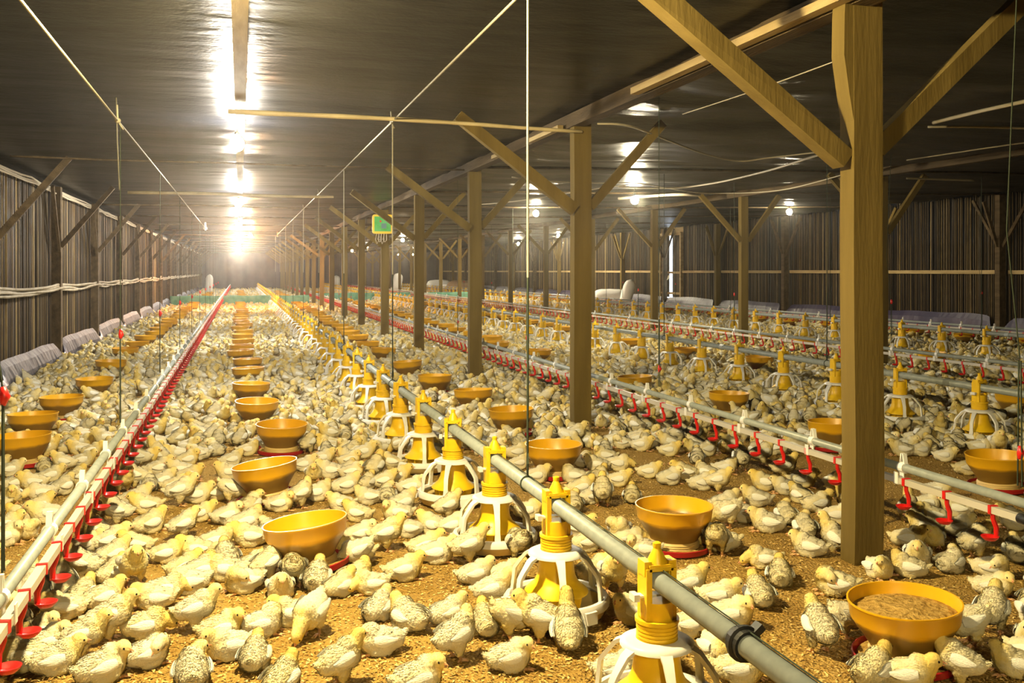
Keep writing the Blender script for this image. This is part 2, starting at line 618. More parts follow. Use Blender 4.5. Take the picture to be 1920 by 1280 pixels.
# door in the right wall, with a strip of daylight beside the leaf
dr = thing('door_1', 'bamboo slat door in the right wall with a strip of daylight', 'door', (XR, (DOOR[0] + DOOR[1]) / 2, 0))
dr['kind'] = 'structure'
b = MB()
for yy in (DOOR[0] - dr.location.y, DOOR[1] - dr.location.y):
    b.box(-.09, .0, yy - .04, yy + .04, 0, 2.1)
b.box(-.09, 0, DOOR[0] - dr.location.y, DOOR[1] - dr.location.y, 2.04, 2.12)
b.box(-.02, .03, DOOR[0] - dr.location.y - .05, DOOR[1] - dr.location.y + .05, 2.08, 2.44)
b.obj('door_frame', M_wood2, dr)
b = MB()
yy = -0.60
while yy < 0.60:
    if not (-0.06 < yy < 0.18):
        b.tube([(-.03, yy, .36), (-.03, yy, 2.05)], 0.015, 6, 0, rnd.uniform(.3, .8), cap=False)
    yy += 0.034
b.box(-.015, -.006, -.65, -.06, .36, 2.05, 1)
b.box(-.015, -.006, .18, .65, .36, 2.05, 1)
b.obj('door_leaf', [M_slat, M_back], dr, attr='tone')
b = MB()
b.box(-.07, -.045, -.62, .62, 1.0, 1.06).box(-.07, -.045, -.62, .62, .44, .50)
b.beam((-.06, .5, .5), (-.06, .1, .95), .05, .02)
b.obj('door_batten', M_wood2, dr)
b = MB()
b.box(-.10, .02, -.66, .66, 0, .33)
b.obj('door_sill', M_dwood, dr)

M_sky = None
m_, nt_, b_ = nodes('bright sky outside')
b_.inputs['Emission Color'].default_value = (0.72, 0.84, 1.0, 1)
b_.inputs['Emission Strength'].default_value = 1.6
tag(MB().add([(XR + .7, 20, -.5), (XR + .7, 33, -.5), (XR + .7, 33, 4), (XR + .7, 20, 4)], [(0, 1, 2, 3)]).obj('sky_outside', m_), kind='structure')

# ---------------------------------------------------------------- ceiling battens, beams, poles
tag(MB().beam((0.0, Y0, 2.085), (0.0, Y1 - 1, 2.085), .062, .03).obj('trim_1', M_wood2), kind='structure')
tag(MB().beam((X1 + .03, Y0, 2.085), (X1 + .03, Y1 - 1, 2.085), .09, .09).obj('trim_2', M_dwood), kind='structure')
tag(MB().beam((X2 + .03, Y0, 2.165), (X2 + .03, Y1 - 1, 2.165), .09, .09).obj('trim_3', M_dwood), kind='structure')
b = MB()
b.beam((X1 - .06, 0.5, 2.06), (X1 - .06, 4.9, 2.06), .05, .035)
b.beam((X1 - .05, 6.2, 2.05), (X1 - .05, 6.9, 2.05), .04, .03)
b.beam((X1 - .05, 7.6, 2.05), (X1 - .05, 8.0, 2.05), .04, .03)
tag(b.obj('trim_4', M_wood2), kind='structure')
# frayed rope / sheet hem along the top of the left wall
b = MB()
for k in range(3):
    pts = [(XL + .05 + .02 * k, Y0 + .5 * i, 2.03 - .03 * k + .03 * noise.noise(Vector((k * 5.0, i * 1.3, 0)))) for i in range(118)]
    b.tube(pts, .010, 5)
tag(b.obj('trim_5', M_wire), kind='structure')


def bamboo_pole(x0, x1, y, z, label, r=.016, m=M_pole, wob=.02):
    pts, rs = [], []
    nn = max(4, int((x1 - x0) / .22))
    for i in range(nn + 1):
        t = i / nn
        x = x0 + (x1 - x0) * t
        pts.append((x, y + wob * noise.noise(Vector((x * .6, y, 1))), z(x) + wob * noise.noise(Vector((x * .7, y, 5)))))
        rs.append(r * (1.1 if i % 2 else 0.92) * (1 - .25 * t))
    return tag(MB().tube(pts, rs, 8).obj('bamboo_pole', m, smooth=True), label, 'pole')


bamboo_pole(-0.07, 2.2, PY[1] - .02, lambda x: 2.035 - .01 * x, 'pale bamboo pole under the ceiling just above the first aisle bulb')
bamboo_pole(-1.25, 1.1, PY[3] - .25, lambda x: 1.985, 'pale bamboo pole across the ceiling behind the first aisle bulb', .020)
bamboo_pole(-1.9, 2.1, PY[2], lambda x: 2.055, 'thin dark pole across the ceiling between the two pale bamboo poles', .010, M_dwood)
for k in range(4, 17):
    bamboo_pole(-1.95, 2.1, PY[k], lambda x: 2.05, 'thin dark pole across the far aisle ceiling, one of the distant row', .014, M_dwood)['group'] = 'far ceiling poles over the aisle'
for k in range(2, 17):
    bamboo_pole(2.3, XR - .1, PY[k], lambda x: ceil_z(x) - .035, 'thin dark pole across the right bay ceiling, one of the row', .014, M_dwood)['group'] = 'ceiling poles over the right bays'

# ---------------------------------------------------------------- timber posts


def post(x, y, zt, wx, wy, braces, label, group, m=M_wood, split=False):
    t = thing('timber_post', label, 'post', (x, y, 0), group)
    b = MB()
    nz = 10
    vs = []
    for i in range(nz + 1):
        z = zt * i / nz
        ox = .006 * noise.noise(Vector((x, y, z * 1.3)))
        oy = .006 * noise.noise(Vector((x + 7, y, z * 1.3)))
        for sx, sy in ((0, 0), (1, 0), (1, 1), (0, 1)):
            vs.append((sx * wx + ox, sy * wy + oy, z))
    fs = []
    for i in range(nz):
        for k in range(4):
            k2 = (k + 1) % 4
            fs.append((i * 4 + k, i * 4 + k2, i * 4 + 4 + k2, i * 4 + 4 + k))
    fs.append((nz * 4, nz * 4 + 1, nz * 4 + 2, nz * 4 + 3))
    b.add(vs, fs)
    b.obj('shaft', m, t)
    for (p, q, a, c) in braces:
        MB().beam(p, q, a, c, jig=.004).obj('brace', m, t)
    if split:   # the front post is two lengths: the upper one bulges at the aisle side
        b = MB()
        pr = [(1.62, .0), (1.72, .018), (1.86, .040), (2.0, .038), (2.12, .030)]
        vs = [(-o, yy, z) for z, o in pr for yy in (0.004, wy - .004)] + [(.01, yy, z) for z, o in pr for yy in (0.004, wy - .004)]
        nn = len(pr) * 2
        fs = []
        for i in range(len(pr) - 1):
            a = i * 2
            fs += [(a, a + 2, a + 3, a + 1), (nn + a, nn + a + 1, nn + a + 3, nn + a + 2), (a, nn + a, nn + a + 2, a + 2), (a + 1, a + 3, nn + a + 3, nn + a + 1)]
        b.add(vs, fs)
        b.obj('splice_plank', m, t)
    return t


for k, y in enumerate(PY):
    zt = 2.06
    if k == 0:
        br = [((-.01, .05, 1.48), (-.86, .05, 2.10), .075, .075), ((.12, .05, 1.52), (.78, .05, 2.12), .06, .065)]
        lab = 'thickest timber post, nearest the camera at right, with two big diagonal braces'
    else:
        br = [((-.0, .0, 1.48), (-.80, .0, 2.07), .06, .07), ((.12, .04, 1.50), (.66, .04, 2.09), .05, .06)]
        lab = f'weathered timber post with diagonal braces, {ORD[k + 1]} from the camera in the aisle row' if k < 9 else 'distant thin timber post far along the aisle row of posts'
    post(X1, y, zt, .122, .085, br, lab, None if k < 9 else 'far posts of the aisle row', split=(k == 0))
for k, y in enumerate(PY[2:], 2):
    seen = k >= 3
    br = [((0, .03, 1.50), (-.62, .03, 2.13), .05, .06), ((.12, .03, 1.50), (.62, .03, 2.15), .05, .06)]
    j = k - 2
    labs = {0: 'timber post of the middle row farthest right, mostly outside the frame',
            1: 'timber post behind the thick front post, second post row',
            2: 'dark timber post between the two rightmost hanging bulbs',
            3: 'pale timber post right of the leaning white sack'}
    labs = {0: 'timber post hidden behind the thick front post, only its brace shows',
            1: 'dark timber post left of the rightmost bulb, with two diagonal braces',
            2: 'pale timber post right of the upright white sack, with two braces',
            3: 'timber post just left of the lying white sack, in the middle row'}
    lab = labs.get(j, f'timber post of the middle row, {ORD[j + 1]} from the camera' if j < 8 else 'distant thin timber post far along the middle row of posts')
    post(X2, y, 2.15, .11, .085, br, lab, None if j < 8 else 'far posts of the middle row')
for k, y in enumerate(PY[2:], 2):
    br = [((.10, .03, 1.36), (.66, .03, 2.06), .05, .055), ((.09, -.02, 1.30), (.09, -.45, 2.02), .03, .05)]
    j = k - 2
    lab = f'dark timber post against the left bamboo wall, {ORD[j + 1]} from the camera' if j < 8 else 'distant timber post far along the left bamboo wall'
    post(-2.10, y, 2.05, .10, .11, br, lab, None if j < 8 else 'far posts of the left wall', M_dwood)
for k, y in enumerate(PY[2:], 2):
    br = [((0, .05, 1.45), (-.25, .05, 2.14), .035, .05), ((.06, 0, 1.45), (.06, -.55, 2.2), .035, .05), ((.06, .09, 1.45), (.06, .62, 2.2), .035, .05)]
    j = k - 2
    lab = f'timber post with V braces on the right bamboo wall, {ORD[j + 1]} from the camera' if j < 8 else 'distant timber post far along the right bamboo wall'
    post(11.22, y, 2.26, .12, .10, br, lab, None if j < 8 else 'far posts of the right wall', M_dwood if k % 2 else M_wood)

# rails
pts = []
b = MB()
for q in range(4):
    pts = []
    for i in range(170):
        y = Y0 + .35 * i
        pts.append((XL + .10 + .018 * (q % 2) + .02 * math.sin(y * 2.1 + q), y, .86 + .02 * q + .03 * noise.noise(Vector((q * 3.0, y * .9, 0))) - .05 * math.sin(math.pi * (((y - PY[0]) / 3.04) % 1)) * .6))
    b.tube(pts, .016, 6)
tag(b.obj('wall_rail', M_rail, smooth=True), 'pale wavy rail bound along the left bamboo wall at waist height', 'rail')
for k in range(2, 17):
    a, c = PY[k] + .06, PY[k] + 3.0
    for seg in ((a, c),):
        if seg[0] < DOOR[0] and seg[1] > DOOR[1]:
            segs = [(seg[0], DOOR[0] - .06), (DOOR[1] + .06, seg[1])]
        elif seg[0] < DOOR[1] and seg[1] > DOOR[0]:
            segs = [(seg[0], DOOR[0] - .06)] if seg[0] < DOOR[0] else [(DOOR[1] + .06, seg[1])]
        else:
            segs = [seg]
        for (s0, s1) in segs:
            if s1 - s0 < .2: continue
            lab = f'pale wooden rail on the right bamboo wall, bay {["", "", "one", "two", "three", "four", "five", "six", "seven"][k]} from the camera' if k < 7 else 'pale wooden rail on the far part of the right wall'
            if k < 7 and len(segs) > 1: lab += ', nearer piece' if s0 == segs[0][0] else ', beyond the door'
            tag(MB().beam((XR - .05, s0, 1.055), (XR - .05, s1, 1.055), .025, .06, jig=.004).obj('wall_rail', M_wood2), lab, 'rail', None if k < 7 else 'far rails on the right wall')

# ---------------------------------------------------------------- tarpaulins along the wall feet


def tarp(name, xw, xp, side, h, m, m2, label):
    """sheet leaning from the wall (xw) to the litter, pulled in front of every post (xp)"""
    b = MB()
    n = 900
    prof = [(0.0, 1.0), (.12, 1.03), (.42, .80), (.72, .42), (.94, .12), (1.0, .0)]
    for i in range(n + 1):
        y = 1.0 + (Y1 - 2.0) * i / n
        ph = ((y - PY[0]) / 3.04) % 1.0
        dd = min(abs(ph - .02), abs(ph - 1.02))
        pinch = min(1, math.exp(-(dd / .060) ** 4) * 1.05)
        hh = h * (1 + .10 * noise.noise(Vector((y * .9, 0, 2))) + .10 * math.sin(math.pi * ph)) * (1 - .55 * pinch)
        for j, (o, z) in enumerate(prof):
            o_ = o + .16 * math.sin(math.pi * z) * (1 + noise.noise(Vector((y * 2.2, 4, 2))))
            xa = xw + side * (.02 + .10 * o_)
            xb = xp + side * (.012 + .05 * o_)
            cr = .014 * noise.noise(Vector((y * 7, j * .8, 0))) + .008 * noise.noise(Vector((y * 17, j * 1.6, 5)))
            b.v.append((xa * (1 - pinch) + xb * pinch + side * abs(cr), y, max(0.002, hh * z)))
    np_ = len(prof)
    for i in range(n):
        ph = ((1.0 + (Y1 - 2.0) * (i + .5) / n - PY[0]) / 3.04) % 1.0
        for j in range(np_ - 1):
            a = i * np_ + j
            b.f.append((a, a + 1, a + np_ + 1, a + np_) if side < 0 else (a, a + np_, a + np_ + 1, a + 1))
            b.mi.append(1 if min(abs(ph - .02), abs(ph - 1.02)) < .05 else 0)
    b.c = [0] * len(b.v)
    o = tag(b.obj(name, [m, m2]), label, 'tarpaulin')
    md = o.modifiers.new('thickness', 'SOLIDIFY')
    md.thickness = .003
    return o


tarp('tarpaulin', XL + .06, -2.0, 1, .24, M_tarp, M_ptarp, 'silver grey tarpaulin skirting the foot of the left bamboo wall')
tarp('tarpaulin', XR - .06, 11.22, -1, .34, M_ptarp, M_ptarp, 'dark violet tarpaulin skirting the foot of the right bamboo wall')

# ---------------------------------------------------------------- lamps
BULB_ME = {}


def bulb(x, y, z, col, watts, label, group):
    t = thing('light_bulb', label, 'light bulb', (x, y, z), group)
    key = (col, watts)
    if key not in BULB_ME:
        st = watts / (math.pi * 4 * math.pi * BULB_R ** 2)
        g = MB().ell((0, 0, 0), (BULB_R, BULB_R, BULB_R * 1.1), None, 12, 8).mesh('glass_bulb', glow('lit bulb', col, st), True)
        BULB_ME[key] = g
    put('glass_bulb', BULB_ME[key], t)
    zt = ceil_z(x) - z - .03
    if 'sock' not in BULB_ME:
        BULB_ME['sock'] = MB().lathe([(.012, .034), (.017, .04), (.019, .07), (.012, .085)], 12).mesh('socket', M_black, True)
    put('socket', BULB_ME['sock'], t)
    MB().tube([(0, 0, .08), (.004, 0, max(.1, zt))], .004, 5).obj('flex', M_dwire, t)
    return t


BL = {0: 'lit bulb above the front of the aisle, out of the frame top'}
cnt = 0
for i, (x, y, z, c, wt) in enumerate(LAMPS):
    if i == 0: lab, g = BL[0], None
    elif i <= 8:
        lab, g = (f'glaring white bulb, {ORD[i]} from the camera over the aisle', None) if i <= 3 else ('far glaring bulb merging into the bright streak over the aisle', 'far aisle bulbs')
    elif i == 9: lab, g = 'orange heat bulb over the far aisle beside the green net', None
    else:
        lab, g = {10: 'white bulb hanging right of the second aisle-row post', 11: 'white bulb behind the vertical rope at the picture middle',
                  12: 'white bulb just right of the yellow-green control box', 13: 'white bulb left of the control box, smallest pale one',
                  14: 'rightmost white bulb, hanging near the right bamboo wall', 15: 'white bulb just left of the second aisle-row post, far behind',
                  16: 'white bulb between the second and third aisle-row posts, distant', 17: 'small far white bulb below and right of the control box, left of a pair',
                  18: 'small far white bulb, right one of the pair beyond the control box', 19: 'orange bulb glowing far off left of the control box',
                  20: 'fill bulb added behind the camera, outside the frame'}[i], None
    bulb(x, y, z, c, wt, lab, g)

# ---------------------------------------------------------------- feeder lines


def feeder_parts():
    P = {}
    # white grille: top disc, six bent arms, rim ring
    b = MB()
    b.lathe([(.050, .210), (.074, .208), (.086, .202), (.088, .194), (.082, .191), (.050, .197)], 28, close=True)
    for k in range(6):
        a = R(20 + 60 * k)
        ca, sa = math.cos(a), math.sin(a)
        sec = [(.074, .199, .030), (.100, .186, .024), (.128, .152, .019), (.139, .136, .019), (.143, .100, .018), (.147, .062, .024)]
        vs = []
        for r, z, wd in sec:
            for sx, dr in ((-1, -.004), (1, -.004), (1, .005), (-1, .005)):
                rr = r + dr
                vs.append((rr * ca - sx * wd * .5 * sa, rr * sa + sx * wd * .5 * ca, z + dr * .6))
        fs = []
        for i in range(len(sec) - 1):
            for q in range(4):
                q2 = (q + 1) % 4
                fs.append((i * 4 + q, i * 4 + q2, i * 4 + 4 + q2, i * 4 + 4 + q))
        fs += [(0, 3, 2, 1), tuple(len(vs) - 4 + q for q in range(4))]
        b.add(vs, fs)
    b.lathe([(.140, .060), (.146, .070), (.158, .070), (.165, .060), (.165, .044), (.160, .042), (.158, .056), (.146, .058)], 36, close=True)
    for k in range(3):   # rim tabs
        a = R(-70 + 120 * k)
        M = Matrix.Rotation(a, 3, 'Z')
        vs = [M @ Vector(p) for p in [(.160, -.022, .060), (.160, .022, .060), (.168, .018, .024), (.168, -.018, .024), (.171, -.022, .058), (.171, .022, .058), (.176, .018, .024), (.176, -.018, .024)]]
        b.add(vs, [(0, 1, 2, 3), (7, 6, 5, 4), (0, 4, 5, 1), (1, 5, 6, 2), (2, 6, 7, 3), (3, 7, 4, 0)])
    P['grille'] = (b, M_white, 50)
    b = MB()
    b.lathe([(.0, .006), (.10, .004), (.145, .014), (.160, .042), (.156, .044), (.140, .020), (.09, .014), (.06, .030), (.0, .034)], 36)
    P['pan'] = (b, M_cream, 50)
    # yellow drop tube and skirt inside the grille
    b = MB()
    b.lathe([(.052, .200), (.056, .150), (.060, .128), (.070, .108), (.098, .084), (.100, .078), (.094, .078), (.066, .100), (.060, .060), (.070, .030), (.064, .030), (.050, .060), (.044, .120)], 28, close=True)
    for k in range(8):
        M = Matrix.Rotation(R(45 * k), 3, 'Z')
        vs = [M @ Vector(p) for p in [(.058, -.002, .09), (.090, -.002, .082), (.080, -.002, .032), (.062, -.002, .032), (.058, .002, .09), (.090, .002, .082), (.080, .002, .032), (.062, .002, .032)]]
        b.add(vs, [(0, 1, 2, 3), (7, 6, 5, 4), (0, 4, 5, 1), (1, 5, 6, 2), (2, 6, 7, 3), (3, 7, 4, 0)])
    P['drop_cone'] = (b, M_yellow, 40)
    # ribbed collar
    b = MB()
    pr = [(.043, .206)]
    for i in range(5):
        z = .206 + i * .0085
        pr += [(.049, z), (.049, z + .0048), (.0465, z + .005), (.0465, z + .0083)]
    pr += [(.052, .249), (.052, .258), (.043, .258)]
    b.lathe(pr, 28, close=True)
    P['collar'] = (b, M_yellow, 30)
    # saddle and peaked cap
    b = MB()
    b.lathe([(.0, .24), (.040, .24), (.040, .300), (.0, .300)], 20)
    for s_ in (-1, 1):
        b.box(s_ * .031 - .007, s_ * .031 + .007, -.027, .027, .252, .378)
        b.box(s_ * .031 - .009, s_ * .031 + .009, -.020, .020, .36, .394)
    b.box(-.030, .030, -.025, -.018, .372, .386)
    b.box(-.030, .030, .018, .025, .372, .386)
    b.box(-.030, .030, -.027, .027, .372, .382)
    b.lathe([(.0, .378), (.026, .380), (.023, .392), (.012, .414), (.009, .420), (.010, .424), (.010, .432), (.006, .434), (.0, .432)], 16)
    P['saddle_cap'] = (b, M_yellow, 30)
    b = MB()
    b.box(-.058, .050, -.012, .012, .309, .314)
    b.box(-.064, -.05, -.016, .016, .302, .318)
    P['slide_gate'] = (b, M_white, 30)
    return P


FP = feeder_parts()
FME = {}
allb = MB()
amats = [M_white, M_cream, M_yellow]
for nme, (b, m, ang) in FP.items():
    FME[nme] = shade_auto(b.mesh(nme, m), ang)
    allb.add(b.v, b.f, amats.index(m))
FALL = shade_auto(allb.mesh('pan_feeder', amats), 40)

PIPE_Z = .345
FLINES = [(0.946, 2.085, 71, 'left feeder pipe'), (4.45, 4.98 - 1.5, 68, 'middle feeder pipe'), (8.43, 9.32 - 2.25, 62, 'right feeder pipe')]
feeder_proto = None
for li, (x, y0, cntf, nm) in enumerate(FLINES):
    for k in range(cntf):
        y = y0 + .75 * k
        zc = zc_of(x, y)
        px, py, _ = proj(x, y, .2)
        if px > 2150: continue
        vis = [kk for kk in range(cntf) if proj(x, y0 + .75 * kk, .2)[0] < 1945]
        o_ = k - vis[0] + 1
        if li == 0 and k == 0: lab = 'white-armed yellow pan feeder nearest the camera, cut by the picture bottom'
        elif 1 <= o_ <= 18: lab = f'yellow pan feeder with white arms, {ORD[o_]} from the camera on the {nm}'
        elif o_ < 1: lab = f'yellow pan feeder on the {nm}, outside the picture to the right'
        else: lab = f'small distant yellow pan feeder far along the {nm}'
        g = None if 1 <= o_ <= 18 else (f'far pan feeders on the {nm}' if o_ > 18 else f'outer pan feeders on the {nm}')
        if zc < 9.5:
            if feeder_proto is None:
                t = feeder_proto = thing('pan_feeder', lab, 'pan feeder', (x, y, 0), g)
                kids(t, [put(n_, me, t) for n_, me in FME.items()])
            else:
                t = copy_tree(feeder_proto)
                t['label'] = lab
                if g: t['group'] = g
                t.location = (x, y, 0)
        else:
            t = tag(put('pan_feeder', FALL), lab, 'pan feeder', g)
            t.location = (x, y, 0)
        t.rotation_euler = (0, 0, rnd.uniform(-.35, .35) if k > 1 else 0)
    t = thing('feeder_pipe', f'grey pipe carrying the pan feeders, {["left", "middle", "right"][li]} one of three', 'pipe', (x, 0, 0))
    pz = PIPE_Z
    MB().tube([(0, .2 if li == 0 else 1.0, pz), (0, Y1 - 2.5, pz)], .0225, 16).obj('pipe', M_grey, t, True)
    MB().tube([(0.004, .2 if li == 0 else 1.0, pz + .028), (.004, Y1 - 2.5, pz + .028)], .0017, 5).obj('wire', M_cord, t)
    for yy in ([1.68] if li == 0 else []) + [4.55 + 3.05 * k + li * .7 for k in range(14)]:
        b = MB()
        b.lathe([(.023, -.018), (.030, -.020), (.030, -.006), (.036, -.004), (.036, .004), (.030, .006), (.030, .020), (.023, .018)] if yy < 2 else [(.0228, -.03), (.0250, -.03), (.0250, .03), (.0228, .03)], 20, close=True)
        if yy < 2: b.box(.022, .050, -.006, -.012 + .02, -.012, .012)
        o_ = b.obj('coupling', M_black if yy < 2 else M_grey, t, False, None, (0, yy, pz))
        o_.rotation_euler = (R(90), R(-40), 0)
        if yy < 2: o_['label'] = 'black split coupling clamp'

# ---------------------------------------------------------------- drinker lines


def cup_mesh(s):
    b = MB()
    b.box(-.0138, .0138, -.007, .007, -.014, .014)
    b.tube([(0, 0, -.012), (0, 0, -.030), (-s * .006, 0, -.046), (-s * .011, 0, -.058), (-s * .011, 0, -.092)], [.008, .0075, .0085, .0085, .007], 8)
    b.lathe([(.0, -.100), (.016, -.099), (.026, -.090), (.028, -.085), (.024, -.085), (.014, -.092), (.0, -.093)], 16, o=(s * .010, 0, 0))
    return shade_auto(b.mesh('drinker_cup', M_red), 40)


DL = [(-.513, 1.2, 1, 'left', 2.39, 2.2), (2.36, 2.44, -1, 'second', 2.47, 2.7), (5.73, 4.0, -1, 'third', 4.6, 2.9), (9.15, 6.5, -1, 'fourth', 7.2, 3.0)]
hang_me = None
for (x, ys, s, nm, cy0, cdy) in DL:
    t = thing('drinker_line', {'left': 'water line with red cups along the left side of the aisle',
                               'second': 'water line with red cups just behind the aisle-row posts',
                               'third': 'thin water line with red cups behind the middle feeder pipe',
                               'fourth': 'farthest thin water line, beyond the right feeder pipe'}[nm], 'drinker line', (x, 0, 0))
    pz, tz, tx = .346, .302, s * .020
    if nm in ('third', 'fourth'): pz, tz = .36, .318
    MB().tube([(0, .3, pz), (0, Y1 - 2.5, pz)], .0155, 12).obj('support_pipe', M_grey, t, True)
    MB().box(tx - .011, tx + .011, ys, Y1 - 2.5, tz - .011, tz + .011).obj('water_tube', M_tube, t)
    if nm == 'second':
        MB().tube([(tx, ys - .045, tz), (tx, ys + .01, tz)], .016, 12).obj('end_cap', M_black, t, True)['label'] = 'black rubber end cap'
    cm = cup_mesh(s)
    ncup = 0
    rest = MB()
    y = ys + .12 if nm == 'second' else ys + .05
    while y < Y1 - 3:
        px, py, zc = proj(x, y, tz)
        if px > -60 and px < 1980 and zc > .5:
            if ncup < 95:
                o_ = put('drinker_cup', cm, t, (tx, y, tz))
                o_.rotation_euler = (0, 0, rnd.uniform(-.25, .25))
                ncup += 1
            else:
                rest.add([(v.co.x + tx, v.co.y + y, v.co.z + tz) for v in cm.vertices], [tuple(p.vertices) for p in cm.polygons])
        y += .21
    o_ = rest.obj('distant_cups', M_red, t)
    o_['kind'] = 'stuff'
    # white hanger clips joining pipe and tube
    if hang_me is None: hang_me = {}
    if (s, pz) not in hang_me:
        b = MB()
        b.lathe([(.0158, -.014), (.020, -.014), (.020, .014), (.0158, .014)], 14, close=True)
        M = Matrix.Rotation(R(90), 3, 'X')
        b.v = [tuple(M @ Vector(v)) for v in b.v]
        for sy in (-1, 1):
            b.beam((0, sy * .013, .012), (0, sy * .004, .052), .016, .006)
        b.box(tx - .014, tx + .014, -.012, .012, tz - pz - .014, tz - pz - .011)
        b.box(tx - .014, tx - .011, -.012, .012, tz - pz - .014, tz - pz + .030)
        b.box(tx + .011, tx + .014, -.012, .012, tz - pz - .014, tz - pz + .030)
        hang_me[(s, pz)] = b.mesh('hanger_clip', M_white)
    y = ys + .58
    kk = 0
    while y < 34:
        px = proj(x, y, pz)[0]
        if -60 < px < 1980: put('hanger_clip', hang_me[(s, pz)], t, (0, y, pz))
        y += .58 if y < 12 else 1.5
    # suspension cords with their red height adjusters are things of their own
    kk = 0
    y = cy0
    while y < 26:
        px, _, zc = proj(x, y, .5)
        if -20 < px < 1950:
            kk += 1
            name_line = {'left': 'left', 'second': 'second', 'third': 'third', 'fourth': 'fourth'}[nm]
            c = thing('suspension_cord', f'thin dark cord holding the {name_line} water line, {ORD[kk]} from the camera', 'cord', (x, y, 0))
            top = 1.73 if nm == 'left' else ceil_z(x) - .03
            MB().tube([(0, 0, .80), (.0 if kk > 1 else -.05, 0, 1.2), (0 if kk > 1 or nm != 'left' else -.16, .004, top)], .0022, 5).obj('upper_cord', M_cord, c)
            b = MB().tube([(0, .009, pz + .05), (0, .004, .79)], .0026, 5)
            b.tube([(0, -.009, pz + .05), (0, -.004, .79)], .0026, 5)
            b.obj('lower_cord', M_cord, c)
            za = .79 if nm != 'second' else .50
            MB().tube([(0, 0, za - .02), (.004, 0, za), (0, 0, za + .022)], [.006, .012, .005], 8).obj('height_adjuster', M_red, c, True)['label'] = 'red plastic height adjuster'
        y += cdy

# cords of the feeder lines
for li, (x, y0, cntf, nm) in enumerate(FLINES):
    kk = 0
    for q in range(9):
        y = (3.14, 6.6, 9.4)[li] + 3.02 * q
        px = proj(x, y, .5)[0]
        if px > 1950: continue
        kk += 1
        top = 2.03 if li == 0 else ceil_z(x) - .03
        c = thing('suspension_cord', f'vertical cord holding the {nm}, {ORD[kk]} from the camera', 'cord', (x, y, 0))
        zm = 1.05 if li == 0 else .9
        MB().tube([(0, 0, zm), (0, .003, 1.5), (0, 0, top)], .0042 if li == 0 else .003, 6).obj('upper_rope', M_rope if li == 0 else M_cord, c)
        b = MB().tube([(0, .004, .372), (0, .002, .6), (0, 0, zm)], .0040, 6)
        b.tube([(.024 * math.cos(a), .006 * math.sin(a * .5), PIPE_Z + .026 * math.sin(a)) for a in [2 * math.pi * i / 14 for i in range(15)]], .0032, 5)
        b.tube([(0, .004, .372), (.010, .03, .40), (.004, .012, .46), (-.008, -.03, .42), (0, 0, .375)], .0028, 5)
        b.obj('lower_cord', M_cord, c)

# winch cables along the aisle


def cable(name, pts, r, m, label, cat, knots=(), sub=None):
    t = thing(name, label, cat, pts[0])
    o0 = Vector(pts[0])
    MB().tube([Vector(p) - o0 for p in pts], r, 6).obj('rope', m, t, True)
    for kp in knots:
        kp = Vector(kp) - o0
        b = MB().ell(kp, (.013, .024, .013), None, 8, 6)
        b.tube([kp, kp + Vector((.02, .02, -.035))], .004, 5)
        b.tube([kp, kp + Vector((-.004, .01, .07))], .004, 5)
        b.obj('knot', m, t, True)
    if sub: sub(t, o0)
    return t


def pulley(at):
    def f(t, o0):
        p = Vector(at) - o0
        b = MB()
        b.lathe([(.01, -.012), (.035, -.016), (.028, 0), (.035, .016), (.01, .012)], 14, close=True, o=tuple(p))
        b.box(p.x - .012, p.x + .012, p.y - .012, p.y + .05, p.z - .03, p.z + .09)
        b.obj('pulley', M_white if at[0] < 0 else M_dwood, t)
    return f


cable('winch_cable', [(-.513, -1.2, 1.735), (-.513, 4.5, 1.728), (-.513, 9, 1.73), (-.513, 15.5, 1.73)], .0045, M_rope,
      'pale taut cable running along the aisle above the left water line', 'cable', [(-.513, 4.5, 1.728)], pulley((-.513, 15.5, 1.73)))
cable('winch_cable', [(.93, -1.2, 2.04), (.935, 3.14, 2.03), (.94, 6.16, 2.03), (.946, 26, 2.03)], .0058, M_rope,
      'pale taut cable running along the aisle above the left feeder pipe', 'cable', [(.94, 6.16, 2.03), (.943, 12.2, 2.03), (.944, 15.2, 2.03)], pulley((.946, 26, 2.0)))
cable('hanging_cord', [tuple(at_depth(218, 183, 5.65)), tuple(at_depth(220, 262, 5.65)), tuple(at_depth(224, 356, 5.65))], .0035, M_rope, 'short pale cord hanging from the ceiling beside the left taut cable', 'cord')

# ceiling wiring of the right bays: each run laid under the sheet


def wiring(px_pts, drop, m, label, r=.007):
    pts = []
    for (px, py, X) in px_pts:
        p = on_z(px, py, 2.05)
        for _ in range(6): p = on_z(px, py, ceil_z(p.x) - .115)
        if p.x > XR - .2: p = at_depth(px, py, F * (XR - .2) / (CA * (px - VX)))
        pts.append(p)
    t = []
    for i in range(len(pts) - 1):    # smooth run
        p0, p1, p2, p3 = pts[max(0, i - 1)], pts[i], pts[i + 1], pts[min(len(pts) - 1, i + 2)]
        for q in range(6):
            u = q / 6
            t.append(.5 * ((2 * p1) + (p2 - p0) * u + (2 * p0 - 5 * p1 + 4 * p2 - p3) * u * u + (3 * p1 - p0 - 3 * p2 + p3) * u ** 3))
    t.append(pts[-1])
    o_ = tag(MB().tube(t, r, 6).obj('electric_cable', m, smooth=True), label, 'cable')
    return o_


